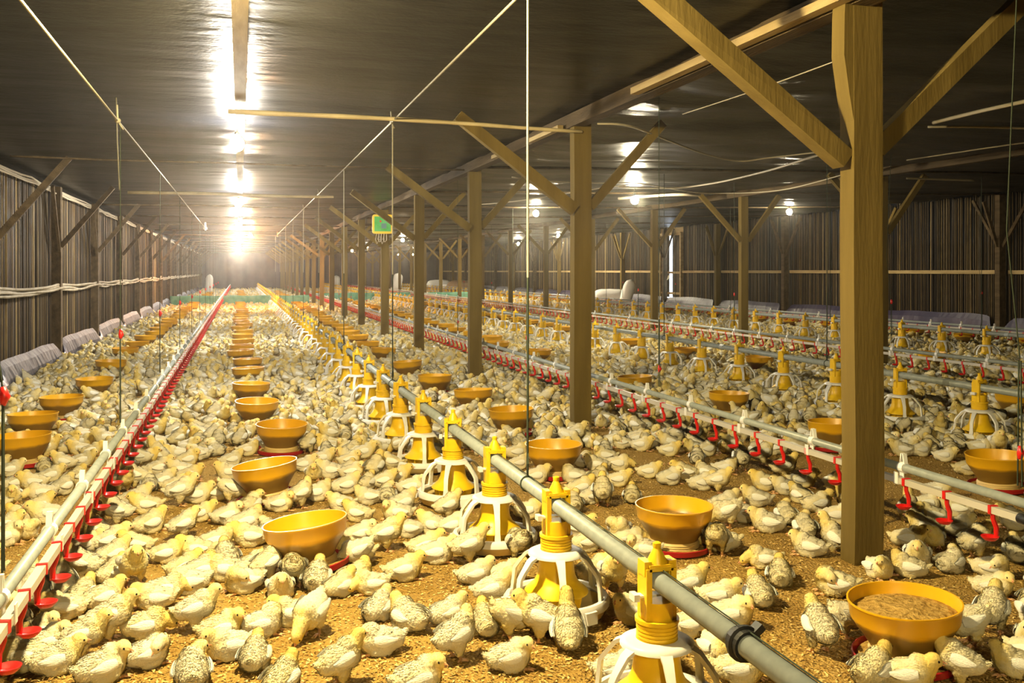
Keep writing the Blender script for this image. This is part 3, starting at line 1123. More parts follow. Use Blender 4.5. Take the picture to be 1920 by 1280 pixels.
wiring([(1120, 232, 2.3), (1180, 236, 2.6), (1250, 262, 2.95), (1320, 288, 3.4), (1385, 302, 3.8), (1440, 296, 4.15), (1545, 284, 4.8)], 0, M_wire, 'sagging pale cable curving under the ceiling right of the second post')
wiring([(1160, 350, 4.6), (1260, 352, 4.9), (1340, 343, 5.0), (1440, 320, 5.1), (1530, 292, 5.2), (1640, 262, 5.3)], 0, M_wire, 'thick pale cable rising towards the thick front post', .011)
wiring([(960, 332, 3.1), (1040, 340, 3.6), (1120, 343, 4.2), (1192, 343, 4.7), (1250, 352, 5.1), (1330, 362, 5.6), (1460, 357, 6.2), (1600, 322, 6.4)], 0, M_wire, 'pale cable looping past the bulb right of the second post', .007)
wiring([(890, 384, 3.9), (960, 378, 4.1), (1040, 366, 4.3), (1130, 352, 4.5), (1192, 345, 4.7)], 0, M_wire, 'pale cable from the third post to the bulb right of the second post', .007)
wiring([(1280, 214, 2.7), (1420, 168, 2.8), (1600, 102, 2.9)], 0, M_wire, 'thin straight pale cord rising behind the left brace of the front post', .003)
wiring([(1700, 300, 5.6), (1780, 288, 5.8), (1860, 276, 6.0), (1960, 262, 6.2)], 0, M_wire, 'pale cable right of the thick front post, lower one of three', .006)
wiring([(1740, 238, 4.4), (1830, 238, 4.6), (1960, 242, 4.9)], 0, M_wire, 'pale cable right of the thick front post, middle one of three', .008)
wiring([(1750, 230, 4.3), (1840, 208, 4.4), (1960, 182, 4.5)], 0, M_wire, 'pale cable right of the thick front post, topmost of three', .012)
wiring([(1160, 372, 5.8), (1262, 365, 6.3), (1312, 366, 6.7)], 0, M_wire, 'pale bamboo-like conduit reaching the dark middle-row post', .02)
wiring([(1700, 334, 8.0), (1760, 336, 8.3), (1826, 338, 8.6)], 0, M_wire, 'short pale conduit beside the V-braced right wall post', .012)

# ---------------------------------------------------------------- control box on a post
bx = thing('control_box', 'yellow controller box with green front hung on an aisle-row post', 'control box', (X1 + .01, PY[4] - .07, 1.81))
b = MB()
cr = [(-.16, -.15), (.16, -.15), (.16, .15), (-.16, .15)]
out = []
for (cx, cz) in cr:
    sx, sz = (1 if cx > 0 else -1), (1 if cz > 0 else -1)
    for i in range(4):
        a = math.pi / 2 * i / 3
        base = {(1, 1): 0, (-1, 1): math.pi / 2, (-1, -1): math.pi, (1, -1): 1.5 * math.pi}[(sx, sz)]
        out.append((cx - sx * .035 + .035 * math.cos(base + a), cz - sz * .035 + .035 * math.sin(base + a)))
nn = len(out)
vs = [(x, yy, z) for yy in (-.05, .05) for x, z in out]
b.add(vs, [tuple(range(nn)), tuple(range(2 * nn - 1, nn - 1, -1))] + [(i, nn + i, nn + (i + 1) % nn, (i + 1) % nn) for i in range(nn)])
b.obj('case', M_boxy, bx)
MB().box(-.128, .128, -.056, -.05, -.115, .118).obj('front_panel', M_boxg, bx)
MB().box(-.02, .06, -.060, -.056, -.07, .01).obj('display', M_boxd, bx)
MB().box(-.045, -.02, -.060, -.056, .03, .055).obj('indicator', M_red, bx)
b = MB()
for q, x in enumerate((-.09, -.05, -.01, .03)):
    b.tube([(x, 0, -.14), (x - .02, -.01, -.24), (x + .005, 0, -.31 + .03 * (q % 2)), (x + .035, 0, -.25), (x + .03, .02, -.1)], .006, 5)
b.obj('cable_loop', M_wire, bx)
bx.rotation_euler = (0, 0, R(-6))

# ---------------------------------------------------------------- sacks, net


def sack_mesh(L, W, T, m, seed, printed=False):
    b = MB()
    nu, nv = 18, 14
    for j in range(nv + 1):
        t = j / nv
        x = (t - .5) * L
        e = max(.02, 1 - abs(2 * t - 1) ** 5)
        e = e ** .6
        for i in range(nu):
            a = 2 * math.pi * i / nu
            k = 1 + .08 * noise.noise(Vector((x * 4, math.cos(a) * 2, math.sin(a) * 2 + seed)))
            b.v.append((x, W / 2 * e * math.cos(a) * k * (1.0 if 0.04 < t < .96 else 1.25), T / 2 * e * math.sin(a) * k))
    for j in range(nv):
        for i in range(nu):
            i2 = (i + 1) % nu
            b.f.append((j * nu + i, j * nu + i2, (j + 1) * nu + i2, (j + 1) * nu + i))
            b.mi.append(1 if printed and 5 <= j <= 9 and i in (nu * 3 // 4 - 3, nu * 3 // 4 - 4) and (j + i) % 2 == 0 else 0)
    b.f += [tuple(range(nu))[::-1], tuple(nv * nu + i for i in range(nu))]
    b.mi += [0, 0]
    b.c = [0] * len(b.v)
    return b.mesh('feed_sack', [m, M_print], True)


def sack(px, py_base, X, L, W, T, rot, label, m, seed, printed=False, upright=False):
    y = on_x(px, X)
    o_ = tag(put('feed_sack', sack_mesh(L, W, T, m, seed, printed)), label, 'sack')
    o_.location = (X, y, (L * .48 if upright else T * .46))
    o_.rotation_euler = rot
    return o_


sack(1176, 570, 10.75, .86, .46, .34, (R(0), R(-74), R(-12)), 'upright white feed sack leaning beside the right bamboo wall', M_sack, 1, upright=True)
sack(1142, 570, 10.6, 1.05, .60, .56, (0, 0, R(-15)), 'white feed sack lying with faded red print, left of the upright one', M_sack, 2, True)
sack(823, 545, 10.5, 1.4, .7, .62, (0, 0, R(-10)), 'bluish white far sack lying, left of the tan one', M_sack, 3)
sack(842, 545, 10.5, .9, .5, .4, (0, 0, R(-20)), 'small far white sack squeezed beside the tan heap', M_sack, 4)
sack(869, 545, 10.3, 1.7, .9, .66, (0, 0, R(0)), 'large tan sack heap far off by the right wall', M_tansack, 5)
sack(630, 540, 5.2, .85, .40, .45, (0, R(-88), 0), 'far pale sack standing at the end of the barn', M_sack, 6, upright=True)
sack(745, 540, 7.9, 1.0, .45, .5, (0, R(-80), 0), 'far pale sack standing before the right wall, beyond the control box', M_sack, 7, upright=True)
o_ = tag(put('feed_sack', sack_mesh(.95, .45, .35, M_sack, 8)), 'pale sack standing at the far left end of the aisle', 'sack')
p = at_depth(392, 545, 46)
o_.location, o_.rotation_euler = (p.x, p.y, .45), (0, R(-86), 0)


def net(x0, x1, y, h, label):
    b = MB()
    n = int((x1 - x0) / .08)
    for i in range(n + 1):
        x = x0 + (x1 - x0) * i / n
        for j in range(5):
            z = h * j / 4 * (1 + .12 * noise.noise(Vector((x * 1.4, y, 0))))
            b.v.append((x, y + .05 * noise.noise(Vector((x * 3, z * 6, y))), z))
    for i in range(n):
        for j in range(4):
            a = i * 5 + j
            b.f.append((a, a + 5, a + 6, a + 1))
    b.mi = [0] * len(b.f)
    b.c = [0] * len(b.v)
    t = tag(b.obj('net_fence', M_net, smooth=True), label, 'net')
    md = t.modifiers.new('thickness', 'SOLIDIFY')
    md.thickness = .006
    return t


NETY = 30.2
net(-2.0, 2.05, NETY, .33, 'low green net fence across the far end of the aisle')
net(2.4, 8.2, NETY + 2.9, .33, 'low green net fence across the right bays, far off')

# ---------------------------------------------------------------- hopper bowls


def bowl_parts():
    P = {}
    b = MB()
    b.lathe([(.090, .040), (.094, .052), (.110, .078), (.128, .104), (.139, .122), (.142, .128), (.147, .168), (.1495, .170), (.1495, .174), (.145, .174), (.143, .168), (.138, .130), (.124, .106), (.104, .078), (.088, .052), (.0, .046)], 40)
    P['bowl'] = (b, M_bowl)
    b = MB()
    b.lathe([(.092, .012), (.097, .014), (.095, .020), (.098, .022), (.095, .028), (.098, .030), (.095, .036), (.098, .038), (.093, .046), (.086, .046), (.086, .012)], 36, close=True)
    P['foot_ring'] = (b, M_basering)
    b = MB()
    b.lathe([(.0, .003), (.125, .003), (.139, .010), (.142, .028), (.138, .030), (.134, .012), (.120, .008), (.0, .008)], 36)
    P['tray'] = (b, M_tray)
    return P


BP = bowl_parts()
BME = {k: shade_auto(b.mesh(k, m), 45) for k, (b, m) in BP.items()}
allb = MB()
bm_ = [M_bowl, M_basering, M_tray]
for k, (b, m) in BP.items(): allb.add(b.v, b.f, bm_.index(m))
BALL = shade_auto(allb.mesh('feed_bowl', bm_), 45)


def feed_mesh(h, r, lump):
    b = MB()
    nr, na = 12, 36
    b.v.append((0, 0, h + lump))
    for i in range(1, nr + 1):
        for k in range(na):
            a = 2 * math.pi * k / na
            rr = r * i / nr
            b.v.append((rr * math.cos(a), rr * math.sin(a), h + lump * (1 - (i / nr) ** 2) + (.006 * noise.noise(Vector((rr * math.cos(a) * 30, rr * math.sin(a) * 30, h * 10))) if i < nr else 0)))
    for k in range(na):
        k2 = (k + 1) % na
        b.f.append((0, 1 + k, 1 + k2))
        for i in range(nr - 1):
            o_ = 1 + i * na
            b.f.append((o_ + k, o_ + na + k, o_ + na + k2, o_ + k2))
    b.mi = [0] * len(b.f)
    b.c = [0] * len(b.v)
    return b.mesh('feed', M_feed, True)


FEED_FULL, FEED_LOW = feed_mesh(.140, .1395, .018), feed_mesh(.112, .1245, .004)
FEED_TRAY = MB().lathe([(.099, .012), (.132, .012), (.126, .020), (.104, .024), (.099, .022)], 36, close=True).mesh('spilled_feed', M_feed, True)


def rimpos(px, py):
    zc = F * (HC - .172) / (py - VY)
    p = at_depth(px, py, zc)
    return (p.x, p.y)


BCOLS = []
def col(pts, x, step, ymax, name):
    pos = [rimpos(*p) for p in pts]
    y = max(q[1] for q in pos) + step
    while y < ymax:
        if abs(y - NETY) > .35: pos.append((x + rnd.uniform(-.05, .05), y))
        y += step * rnd.uniform(.92, 1.08)
    pos.sort(key=lambda q: q[1])
    BCOLS.append((name, pos))


col([(582, 982), (504, 873), (527, 794), (481, 751), (470, 718), (466, 689), (465, 672), (452, 656), (453, 646)], 0.03, 1.02, 47, 'aisle centre row')
col([(43, 815), (62, 775), (116, 743), (178, 709), (207, 676), (235, 652), (258, 640), (272, 629)], -1.25, 1.02, 44, 'row by the left wall')
col([(1699, 1124), (1263, 946), (1038, 832), (960, 766), (888, 730), (815, 703), (765, 677), (718, 652), (690, 640), (672, 628)], 1.62, 1.02, 46, 'row right of the left feeder pipe')
col([(1872, 852), (1562, 790), (1366, 736), (1192, 705), (1010, 655), (933, 640)], 3.35, 1.06, 44, 'row behind the second water line')
col([(1905, 738), (1425, 668), (1287, 652), (1184, 636), (1053, 612)], 5.15, 1.08, 42, 'row behind the middle feeder pipe')
BCOLS.append(('row before the right feeder pipe', [(7.3 + rnd.uniform(-.1, .1), 9.0 + 1.1 * k) for k in range(28)]))
BCOLS.append(('row along the right wall', [(10.1 + rnd.uniform(-.1, .1), 10.5 + 1.1 * k) for k in range(27) if not 23.5 < 10.5 + 1.1 * k < 29]))
BOWLS = []
bowl_proto = None
for nm, pos in BCOLS:
    shown = 0
    for (x, y) in pos:
        px, py, zc = proj(x, y, .17)
        if px > 1990 or px < -80: continue
        shown += 1
        if nm.startswith('row right') and shown == 1:
            lab = 'ochre feed bowl filled with brown feed, largest one at the lower right'
        elif shown <= 16: lab = f'ochre feed bowl, {ORD[shown]} from the camera in the {nm}'
        else: lab = f'small distant ochre feed bowl far along the {nm}'
        g = None if shown <= 16 else f'far feed bowls of the {nm}'
        if zc < 9:
            if bowl_proto is None:
                t = bowl_proto = thing('feed_bowl', lab, 'feed bowl')
                pl_ = {k: put(k, me, t) for k, me in BME.items()}
                kids(pl_['tray'], [put('spilled_feed', FEED_TRAY, pl_['tray'])])
                kids(t, list(pl_.values()) + [put('feed', FEED_LOW, t)])
            else:
                t = copy_tree(bowl_proto)
            if nm.startswith('row right') and shown == 1:
                for ch in [c for c in bpy.data.objects if c.parent == t and c.data == FEED_LOW]: ch.data = FEED_FULL
        else:
            t = put('feed_bowl', BALL)
        tag(t, lab, 'feed bowl', g)
        t.location = (x, y, 0)
        tl = {('aisle centre row', 1): (R(-1), R(-7)), ('aisle centre row', 2): (R(0), R(-7))}.get((nm, shown), (rnd.uniform(-.04, .04), rnd.uniform(-.04, .04)))
        t.rotation_euler = (tl[0], tl[1], rnd.uniform(0, 6.28) if shown > 2 or not nm.startswith('aisle') else -AL)
        if abs(tl[1]) > .1: t.location.z = .012
        BOWLS.append((x, y))

# ---------------------------------------------------------------- chicks
# every pose: list of blobs for the body, a neck chain, a head and the legs
def rotY(a): return Matrix.Rotation(a, 3, 'Y')
def rotZ(a): return Matrix.Rotation(a, 3, 'Z')


POSES = {
    # name: body centre, pitch (nose up +), neck points, head centre, head yaw, head pitch, standing
    'lie':   dict(c=(0, 0, .041), pitch=8, neck=[(.044, 0, .058), (.056, 0, .072), (.060, 0, .082)], head=(.067, 0, .090), yaw=0, hp=-8, stand=False),
    'look':  dict(c=(0, 0, .041), pitch=8, neck=[(.042, 0, .058), (.050, .008, .072), (.052, .014, .081)], head=(.055, .022, .088), yaw=62, hp=-8, stand=False),
    'rest':  dict(c=(0, 0, .039), pitch=3, neck=[(.045, 0, .046), (.062, .004, .050), (.072, .006, .046)], head=(.083, .008, .038), yaw=8, hp=-30, stand=False),
    'preen': dict(c=(0, 0, .042), pitch=5, neck=[(.040, .008, .060), (.042, .026, .078), (.030, .038, .082)], head=(.018, .045, .074), yaw=150, hp=-36, stand=False),
    'stand': dict(c=(0, 0, .086), pitch=16, neck=[(.042, 0, .108), (.055, 0, .126), (.060, 0, .138)], head=(.068, 0, .146), yaw=0, hp=-8, stand=True),
    'turn':  dict(c=(0, 0, .086), pitch=18, neck=[(.042, 0, .110), (.050, .006, .128), (.053, .010, .139)], head=(.058, .018, .146), yaw=52, hp=-10, stand=True),
    'peck':  dict(c=(0, 0, .084), pitch=-20, neck=[(.048, 0, .072), (.068, 0, .056), (.078, 0, .044)], head=(.087, 0, .032), yaw=0, hp=-60, stand=True),
    'reach': dict(c=(0, 0, .062), pitch=32, neck=[(.034, 0, .096), (.046, 0, .122), (.050, 0, .140)], head=(.058, 0, .152), yaw=0, hp=8, stand=True, low=True),
}


for _p in ('look', 'preen', 'turn'):
    q_ = dict(POSES[_p])
    q_['neck'] = [(a_, -b_, c_) for a_, b_, c_ in q_['neck']]
    q_['head'] = (q_['head'][0], -q_['head'][1], q_['head'][2])
    q_['yaw'] = -q_['yaw']
    POSES[_p + '_other'] = q_


def chick_meshes(pn):
    P = POSES[pn]
    c = Vector(P['c'])
    Mp = rotY(-R(P['pitch']))
    at = lambda v: c + Mp @ Vector(v)
    b = MB()
    b.ell(at((0, 0, 0)), (.063, .051, .043), Mp, 20, 14)
    b.ell(at((.028, 0, -.001)), (.041, .046, .043), Mp, 16, 12)
    b.ell(at((-.040, 0, .004)), (.036, .038, .033), Mp, 16, 12)
    b.ell(at((-.066, 0, .016)), (.020, .019, .011), Mp @ rotY(R(34)), 12, 8)
    b.ell(at((-.078, 0, .026)), (.011, .010, .005), Mp @ rotY(R(40)), 10, 6)
    for s in (-1, 1):
        if P['stand']:
            hip = at((-.008, s * .026, -.024))
            b.ell(hip, (.026, .017, .030), rotY(R(-12)), 12, 10)
            b.ell(hip + Vector((.002, 0, -.022)), (.015, .012, .020), None, 12, 8)
        else:
            b.ell(at((.006, s * .034, -.024)), (.038, .015, .018), Mp, 12, 8)
    # neck and head
    nk = [at((.034, 0, .020))] + [Vector(p) for p in P['neck']] + [Vector(P['head'])]
    rs = [.036, .031, .0255, .0225, .020]
    for i in range(len(nk) - 1):
        for q in range(5):
            t = q / 5
            p = nk[i].lerp(nk[i + 1], t)
            r = rs[i] * (1 - t) + rs[i + 1] * t
            b.ell(p, (r, r, r), None, 12, 8)
    H = Vector(P['head'])
    Mh = rotZ(R(P['yaw'])) @ rotY(-R(P['hp']))
    b.ell(H, (.0240, .0205, .0208), Mh, 16, 12)
    b.ell(H + Mh @ Vector((.013, 0, -.003)), (.0140, .0135, .0135), Mh, 12, 8)
    me = b.mesh('tmp', M_down)
    o = bpy.data.objects.new('tmp', me)
    COL.objects.link(o)
    md = o.modifiers.new('r', 'REMESH')
    md.mode = 'VOXEL'
    md.voxel_size = .0036
    md2 = o.modifiers.new('s', 'SMOOTH')
    md2.factor, md2.iterations = .5, 4
    dg = bpy.context.evaluated_depsgraph_get()
    ev = bpy.data.meshes.new_from_object(o.evaluated_get(dg))
    bpy.data.objects.remove(o)
    # ruffled down, colour by region
    bm = bmesh.new()
    bm.from_mesh(ev)
    bm.normal_update()
    tint = []
    for v in bm.verts:
        p = v.co.copy()
        hd = (p - H).length
        nk_d = min((p - q).length for q in nk[1:])
        head_k = max(0, 1 - max(0, min(hd, nk_d) - .016) / .030)
        loc = Mp.transposed() @ (p - c)
        belly = max(0, min(1, (-loc.z - .012) / .03)) * .45
        tail = max(0, min(1, (-loc.x - .05) / .03)) * .15
        breast = max(0, min(1, (loc.x - .030) / .03)) * .4
        nz = noise.noise(p * 42)
        tint.append(min(1, max(0, .12 + .26 * head_k + belly + tail + breast * .8 + .16 * nz)))
        amp = .0011 * (1 - .8 * max(0, min(1, 1 - (hd - .014) / .02)))
        v.co += v.normal * amp * (noise.noise(Vector((p.x * 60, p.y * 110, p.z * 110))) + .6 * noise.noise(p * 190))
        if not P['stand']: v.co.z = max(v.co.z, .001)
    bm.to_mesh(ev)
    bm.free()
    for p_ in ev.polygons: p_.use_smooth = True
    ev.update()
    bn = [Vector(n_.vector) for n_ in ev.vertex_normals]
    body = MB()
    body.v = [tuple(v.co) for v in ev.vertices]
    body.f = [tuple(p_.vertices) for p_ in ev.polygons]
    body.mi = [0] * len(body.f)
    body.c = tint
    bpy.data.meshes.remove(ev)
    # soft tufts of down all over
    tr = random.Random(11)
    tuft_n = {}
    base_n = len(body.v)
    vv, cc, nf = list(body.v), list(body.c), len(body.f)
    for q in range(6000):
        f_ = body.f[tr.randrange(nf)]
        pa, pb, pc = Vector(vv[f_[0]]), Vector(vv[f_[1]]), Vector(vv[f_[2]])
        nr = (pb - pa).cross(pc - pa)
        if nr.length < 1e-12: continue
        nr.normalize()
        p = pa.lerp(pb, tr.random()).lerp(pc, tr.random())
        hd = (p - H).length
        back = Mp @ Vector((-1, 0, -.12)) if hd > .045 else (p - H) + Mh @ Vector((-.03, 0, 0))
        back = back - nr * back.dot(nr)
        if back.length < 1e-6: continue
        back = (back.normalized() + nr.cross(back.normalized()) * tr.uniform(-.45, .45)).normalized()
        front_ = (Mh.transposed() @ (p - H)).x
        ln = tr.uniform(.005, .010) if hd > .040 else tr.uniform(.003, .005)
        if hd < .04 and front_ > .008: continue
        wd = ln * tr.uniform(.20, .34)
        sd = nr.cross(back) * wd
        lift = tr.uniform(.10, .45)
        tip = p + (back + nr * lift).normalized() * ln
        md_ = p.lerp(tip, .55) + nr * ln * .05
        if not P['stand'] and tip.z < .0015: continue
        t_ = min(1, max(0, cc[f_[0]] + tr.uniform(-.14, .10)))
        k0 = len(body.v)
        for kk in range(5): tuft_n[k0 + kk] = (bn[f_[0]] + nr * .3 + back * (.0 if kk < 2 else .18) + Vector((tr.uniform(-.12, .12), tr.uniform(-.12, .12), 0))).normalized()
        body.add([p - sd * .5 - nr * .0006, p + sd * .5 - nr * .0006, md_ + sd, tip, md_ - sd], [(4, 3, 2, 1, 0)], 0, t_)
    # legs and toes belong to the body mesh
    legs = MB()
    for s in (-1, 1):
        if P['stand']:
            hip = at((-.008, s * .026, -.024))
            if P.get('low'): k_, f_ = Vector((-.014, s * .024, .030)), Vector((-.002, s * .025, .006))
            else: k_, f_ = Vector((hip.x - .004, s * .024, .040)), Vector((hip.x + .006, s * .025, .006))
            legs.tube([hip + Vector((.002, 0, -.020)), k_, f_], [.0085, .0058, .0052], 8)
        else:
            f_ = Vector((.052, s * .026, .005))
            legs.tube([Vector((.020, s * .030, .012)), f_], [.006, .005], 8)
        for a, l in ((0, .030), (32, .024), (-32, .024), (180, .013)):
            d = Vector((math.cos(R(a)), math.sin(R(a)), 0))
            legs.tube([f_, f_ + d * l * .55 + Vector((0, 0, .0005)), f_ + d * l + Vector((0, 0, -.0035))], [.0042, .0034, .0014], 6)
    nb = len(body.f)
    body.add(legs.v, legs.f, 1, .5)
    # face
    bk = MB()
    T = lambda v: H + Mh @ Vector(v)
    for (y0, z0, z1, ln, dz) in ((0, -.001, .0062, .0205, -.004), (0, -.0072, -.001, .0155, -.0045)):
        vs = [T((.018, -.0058, z0)), T((.018, .0058, z0)), T((.019, .0034, z1)), T((.019, -.0034, z1)), T((.018 + ln, 0, (z0 + z1) / 2 + dz))]
        bk.add(vs, [(0, 3, 2, 1), (0, 1, 4), (1, 2, 4), (2, 3, 4), (3, 0, 4)])
    eyes = []
    for s in (-1, 1):
        eyes.append(MB().ell(T((.0135, s * .0152, .0035)), (.0037, .0022, .0037), Mh, 10, 8))
    wings = []
    for s in (-1, 1):
        wm = MB()
        nu, nv = 12, 9
        for side in (1, -1):
            off = len(wm.v)
            for i in range(nu + 1):
                u = i / nu
                x = .030 - .076 * u
                hw = .0205 * math.sin(math.pi * min(1, u * .80 + .13)) ** .75 * (1 - .42 * u)
                zc_ = .013 - .002 * u + .008 * u * u
                for j in range(nv + 1):
                    v_ = j / nv * 2 - 1
                    z = zc_ + hw * v_
                    # hug the body side
                    rr = max(.05, 1 - (x / .078) ** 2 - (z / .052) ** 2)
                    y = .0505 * math.sqrt(rr) + .004 + (.0030 * (1 - v_ * v_) if side > 0 else -.004)
                    y += .0014 * math.sin(v_ * 11 + u * 4) * u + .010 * u * u
                    wm.v.append(tuple(at((x, s * y, z))))
            for i in range(nu):
                for j in range(nv):
                    a = off + i * (nv + 1) + j
                    q = (a, a + nv + 1, a + nv + 2, a + 1)
                    wm.f.append(q if (side * s) > 0 else q[::-1])
        wm.mi = [0] * len(wm.f)
        wm.c = [min(1, max(0, .25 + .5 * noise.noise(Vector(v) * 50))) for v in wm.v]
        wings.append(wm)
    D = {}
    D['body'] = body.mesh('chick_' + pn, [M_down, M_leg], True, 'tint')

    def soft(me):
        ns = [tuft_n.get(i_, None) for i_ in range(len(me.vertices))]
        vn = [Vector(n_.vector) for n_ in me.vertex_normals]
        me.normals_split_custom_set_from_vertices([tuple(ns[i_] if ns[i_] is not None else (bn[i_] if i_ < len(bn) else vn[i_])) for i_ in range(len(vn))])
    soft(D['body'])
    D['beak'] = bk.mesh('beak', M_beak)
    D['eyes'] = [e.mesh('eye', M_eye, True) for e in eyes]
    D['wings'] = [w_.mesh('wing', M_wing, True, 'tint') for w_ in wings]
    al = MB()
    al.add(body.v, body.f, 0)
    al.mi = list(body.mi)
    al.c = list(body.c)
    al.add(bk.v, bk.f, 2)
    for e in eyes: al.add(e.v, e.f, 3)
    for w_ in wings:
        o0 = len(al.c)
        al.add(w_.v, w_.f, 4)
        al.c[o0:] = w_.c
    D['whole'] = al.mesh('chick_whole_' + pn, [M_down, M_leg, M_beak, M_eye, M_wing], True, 'tint')
    soft(D['whole'])
    return D


CM = {p: chick_meshes(p) for p in POSES}

# x, y: picture position of the ground under the chick; pose; heading seen in the picture (0 right, 90 away, 180 left, 270 towards us)
CH = """
157 1246 S 350;205 1213 S 0;272 1204 R 0;275 1260 P2 20;40 1266 L 180;104 1272 L 0;85 1238 L 10;8 1243 L 0;30 1210 U 270;66 1217 K 10;118 1170 L 180;75 1138 U 100;115 1128 U 110;110 1092 U 100;156 1100 S 150;208 1098 L 45;250 1106 S 280;343 1088 L 20;160 1143 L 60;192 1148 L 20;290 1150 L 190;312 1131 R 0;190 1288 L 20;
367 1193 S 0;354 1119 R 190;372 1099 L 20;425 1071 L 100;457 1118 N 200;424 1094 L 180;507 1093 S 40;470 1091 L 30;526 1127 L 275;566 1104 P 95;594 1114 L 80;637 1124 L 40;666 1062 P 190;583 1203 P 240;549 1180 L 180;413 1211 K 10;492 1200 N 0;428 1244 L 205;477 1265 L 80;360 1298 L 90;637 1300 S 30;527 1310 L 60;
696 1120 R 195;662 1110 L 20;756 1095 L 10;818 1062 L 0;708 1171 L 60;767 1190 L 130;714 1234 R 190;853 1250 T 35;890 1102 L 15;838 1178 L 30;922 1152 S 5;948 1206 P 20;912 1200 L 100;1010 1213 S 175;955 1267 L 15;950 1100 L 0;782 1312 L 20;
1065 1226 U 95;1157 1291 L 10;1189 1177 L 180;1150 1118 S 280;1115 1098 L 40;1287 1120 L 20;1348 1144 L 0;1423 1144 L 110;1462 1106 L 92;1432 1072 R 190;1538 1236 S 115;1586 1205 P 30;1567 1124 N 180;1348 1250 L 300;1387 1290 L 0;1370 1183 L 0;1296 1200 L 0;
1647 1090 K 300;1705 1088 L 180;1720 1063 L 270;1782 1080 L 60;1858 1090 N 0;1862 1126 L 0;1860 1198 S 80;1815 1220 P 200;1787 1292 S 175;1650 1296 L 60;1702 1302 L 0;1903 1276 L 200;
28 883 L 20;82 870 S 0;84 893 L 90;120 895 S 170;20 898 L 0;30 924 L 20;62 923 L 180;95 908 L 10;78 943 R 180;115 933 L 45;22 948 L 270;70 970 L 20;40 988 L 150;84 985 L 200;10 1006 L 0;50 1016 N 270;8 1030 L 0;150 858 L 180;172 860 L 0;155 880 L 0;140 913 L 45;
236 866 U 170;242 888 L 160;262 884 S 160;281 876 L 0;298 873 U 150;330 866 L 200;208 918 U 20;234 930 S 300;258 924 S 165;283 925 L 90;304 919 L 20;297 896 L 15;340 899 L 180;330 929 L 0;338 955 S 0;255 953 L 15;222 993 S 160;190 928 U 0;186 1028 U 160;274 968 L 180;279 1005 L 30;342 1020 S 20;257 1044 L 170;312 1061 L 0;160 1043 L 0;205 1038 L 10;210 1064 L 30;
372 867 L 180;350 879 L 20;355 908 L 0;433 879 L 20;465 859 L 0;570 849 L 90;605 875 L 0;620 901 L 180;588 904 L 270;570 888 L 0;655 879 L 10;655 900 L 30;647 930 L 20;438 951 P 5;408 943 L 0;430 904 L 180;487 958 L 60;524 964 L 0;562 960 T 30;594 944 L 0;640 963 L 180;425 988 L 15;462 1000 L 10;470 1030 L 180;501 1018 L 90;370 948 L 0;375 983 L 0;405 1038 L 0;368 1054 L 180;
672 983 L 160;675 1023 L 15;724 1041 S 10;765 1013 L 190;745 983 L 185;690 951 K 190;725 948 L 90;753 963 L 30;772 933 L 0;718 920 L 10;745 911 L 0;687 923 L 60;702 908 S 60;737 895 S 180;660 903 L 0;655 872 L 180;683 863 L 0;838 983 S 25;815 1008 L 165;797 1048 L 10;885 1030 S 0;878 1066 S 15;972 1060 P 110;668 1060 L 180;990 978 L 0;970 865 L 10;972 885 L 20;
1075 911 N 180;1006 911 L 10;1090 880 N 0;1120 889 L 180;1160 887 R 0;1135 871 L 180;1088 934 L 20;1127 956 S 90;1105 950 L 40;1160 917 L 0;1122 914 L 60;1185 949 L 90;1075 966 L 100;1162 1015 N 270;1192 1034 R 10;1206 1054 L 190;1288 1040 P 80;1217 901 L 0;1255 914 L 30;1285 904 L 180;1255 860 L 0;1307 874 L 90;1100 1040 L 20;1085 1012 L 0;
1347 931 S 0;1315 924 L 20;1358 964 L 30;1362 996 P 190;1353 1038 R 180;1325 1020 L 200;1395 984 L 190;1440 1003 L 185;1474 988 L 110;1420 954 L 180;1510 1013 L 110;1518 1049 L 175;1575 1043 U 160;1565 940 S 290;1470 906 S 20;1428 879 S 30;1505 919 L 0;1473 932 L 180;1435 924 L 180;1502 948 L 140;1532 966 L 30;1570 988 L 0;1592 968 U 170;1390 889 S 100;1360 894 L 0;1325 904 L 160;
1706 986 U 100;1738 964 L 10;1735 1008 L 180;1750 1029 L 270;1703 1033 L 0;1746 988 L 190;1828 1056 T 45;1795 1010 L 20;1905 998 L 180;1905 1060 L 100;1795 974 L 180;1755 940 L 0;1812 895 L 20;1868 912 L 160;1772 870 L 0;1725 860 L 30
"""
CODE = {'L': 'lie', 'K': 'look', 'R': 'rest', 'N': 'preen', 'P2': 'preen', 'S': 'stand', 'T': 'turn', 'P': 'peck', 'U': 'reach'}
birds = []   # X, Y, pose, yaw, scale, flip, heading
crng = random.Random(21)
for row in CH.replace('\n', '').split(';'):
    if not row.strip(): continue
    q = row.split()
    px, py, pose, hd = float(q[0]), float(q[1]), CODE[q[2]], float(q[3])
    # the point given is the front lower edge of the bird: its centre lies a little farther in
    p = on_z(px, py - 4, 0.0)
    los = AL + math.atan((px - 960) / F)
    fwd = Vector((math.sin(los), math.cos(los), 0))
    p = p + fwd * .03
    if pose == 'lie' and crng.random() < .28: pose = 'look'
    if pose + '_other' in POSES and crng.random() < .5: pose += '_other'
    birds.append([p.x, p.y, pose, R(hd) - los, crng.uniform(.79, .93), 1, hd])

OBST = [(x, y, .13) for x, y in BOWLS]
for (x, y0, cntf, nm) in FLINES: OBST += [(x, y0 + .75 * k, .15) for k in range(cntf)]
for y in PY: OBST += [(X1 + .06, y + .04, .11), (X2 + .06, y + .04, .11)]
GRID = {}


def gk(x, y): return (int(math.floor(x / .3)), int(math.floor(y / .3)))


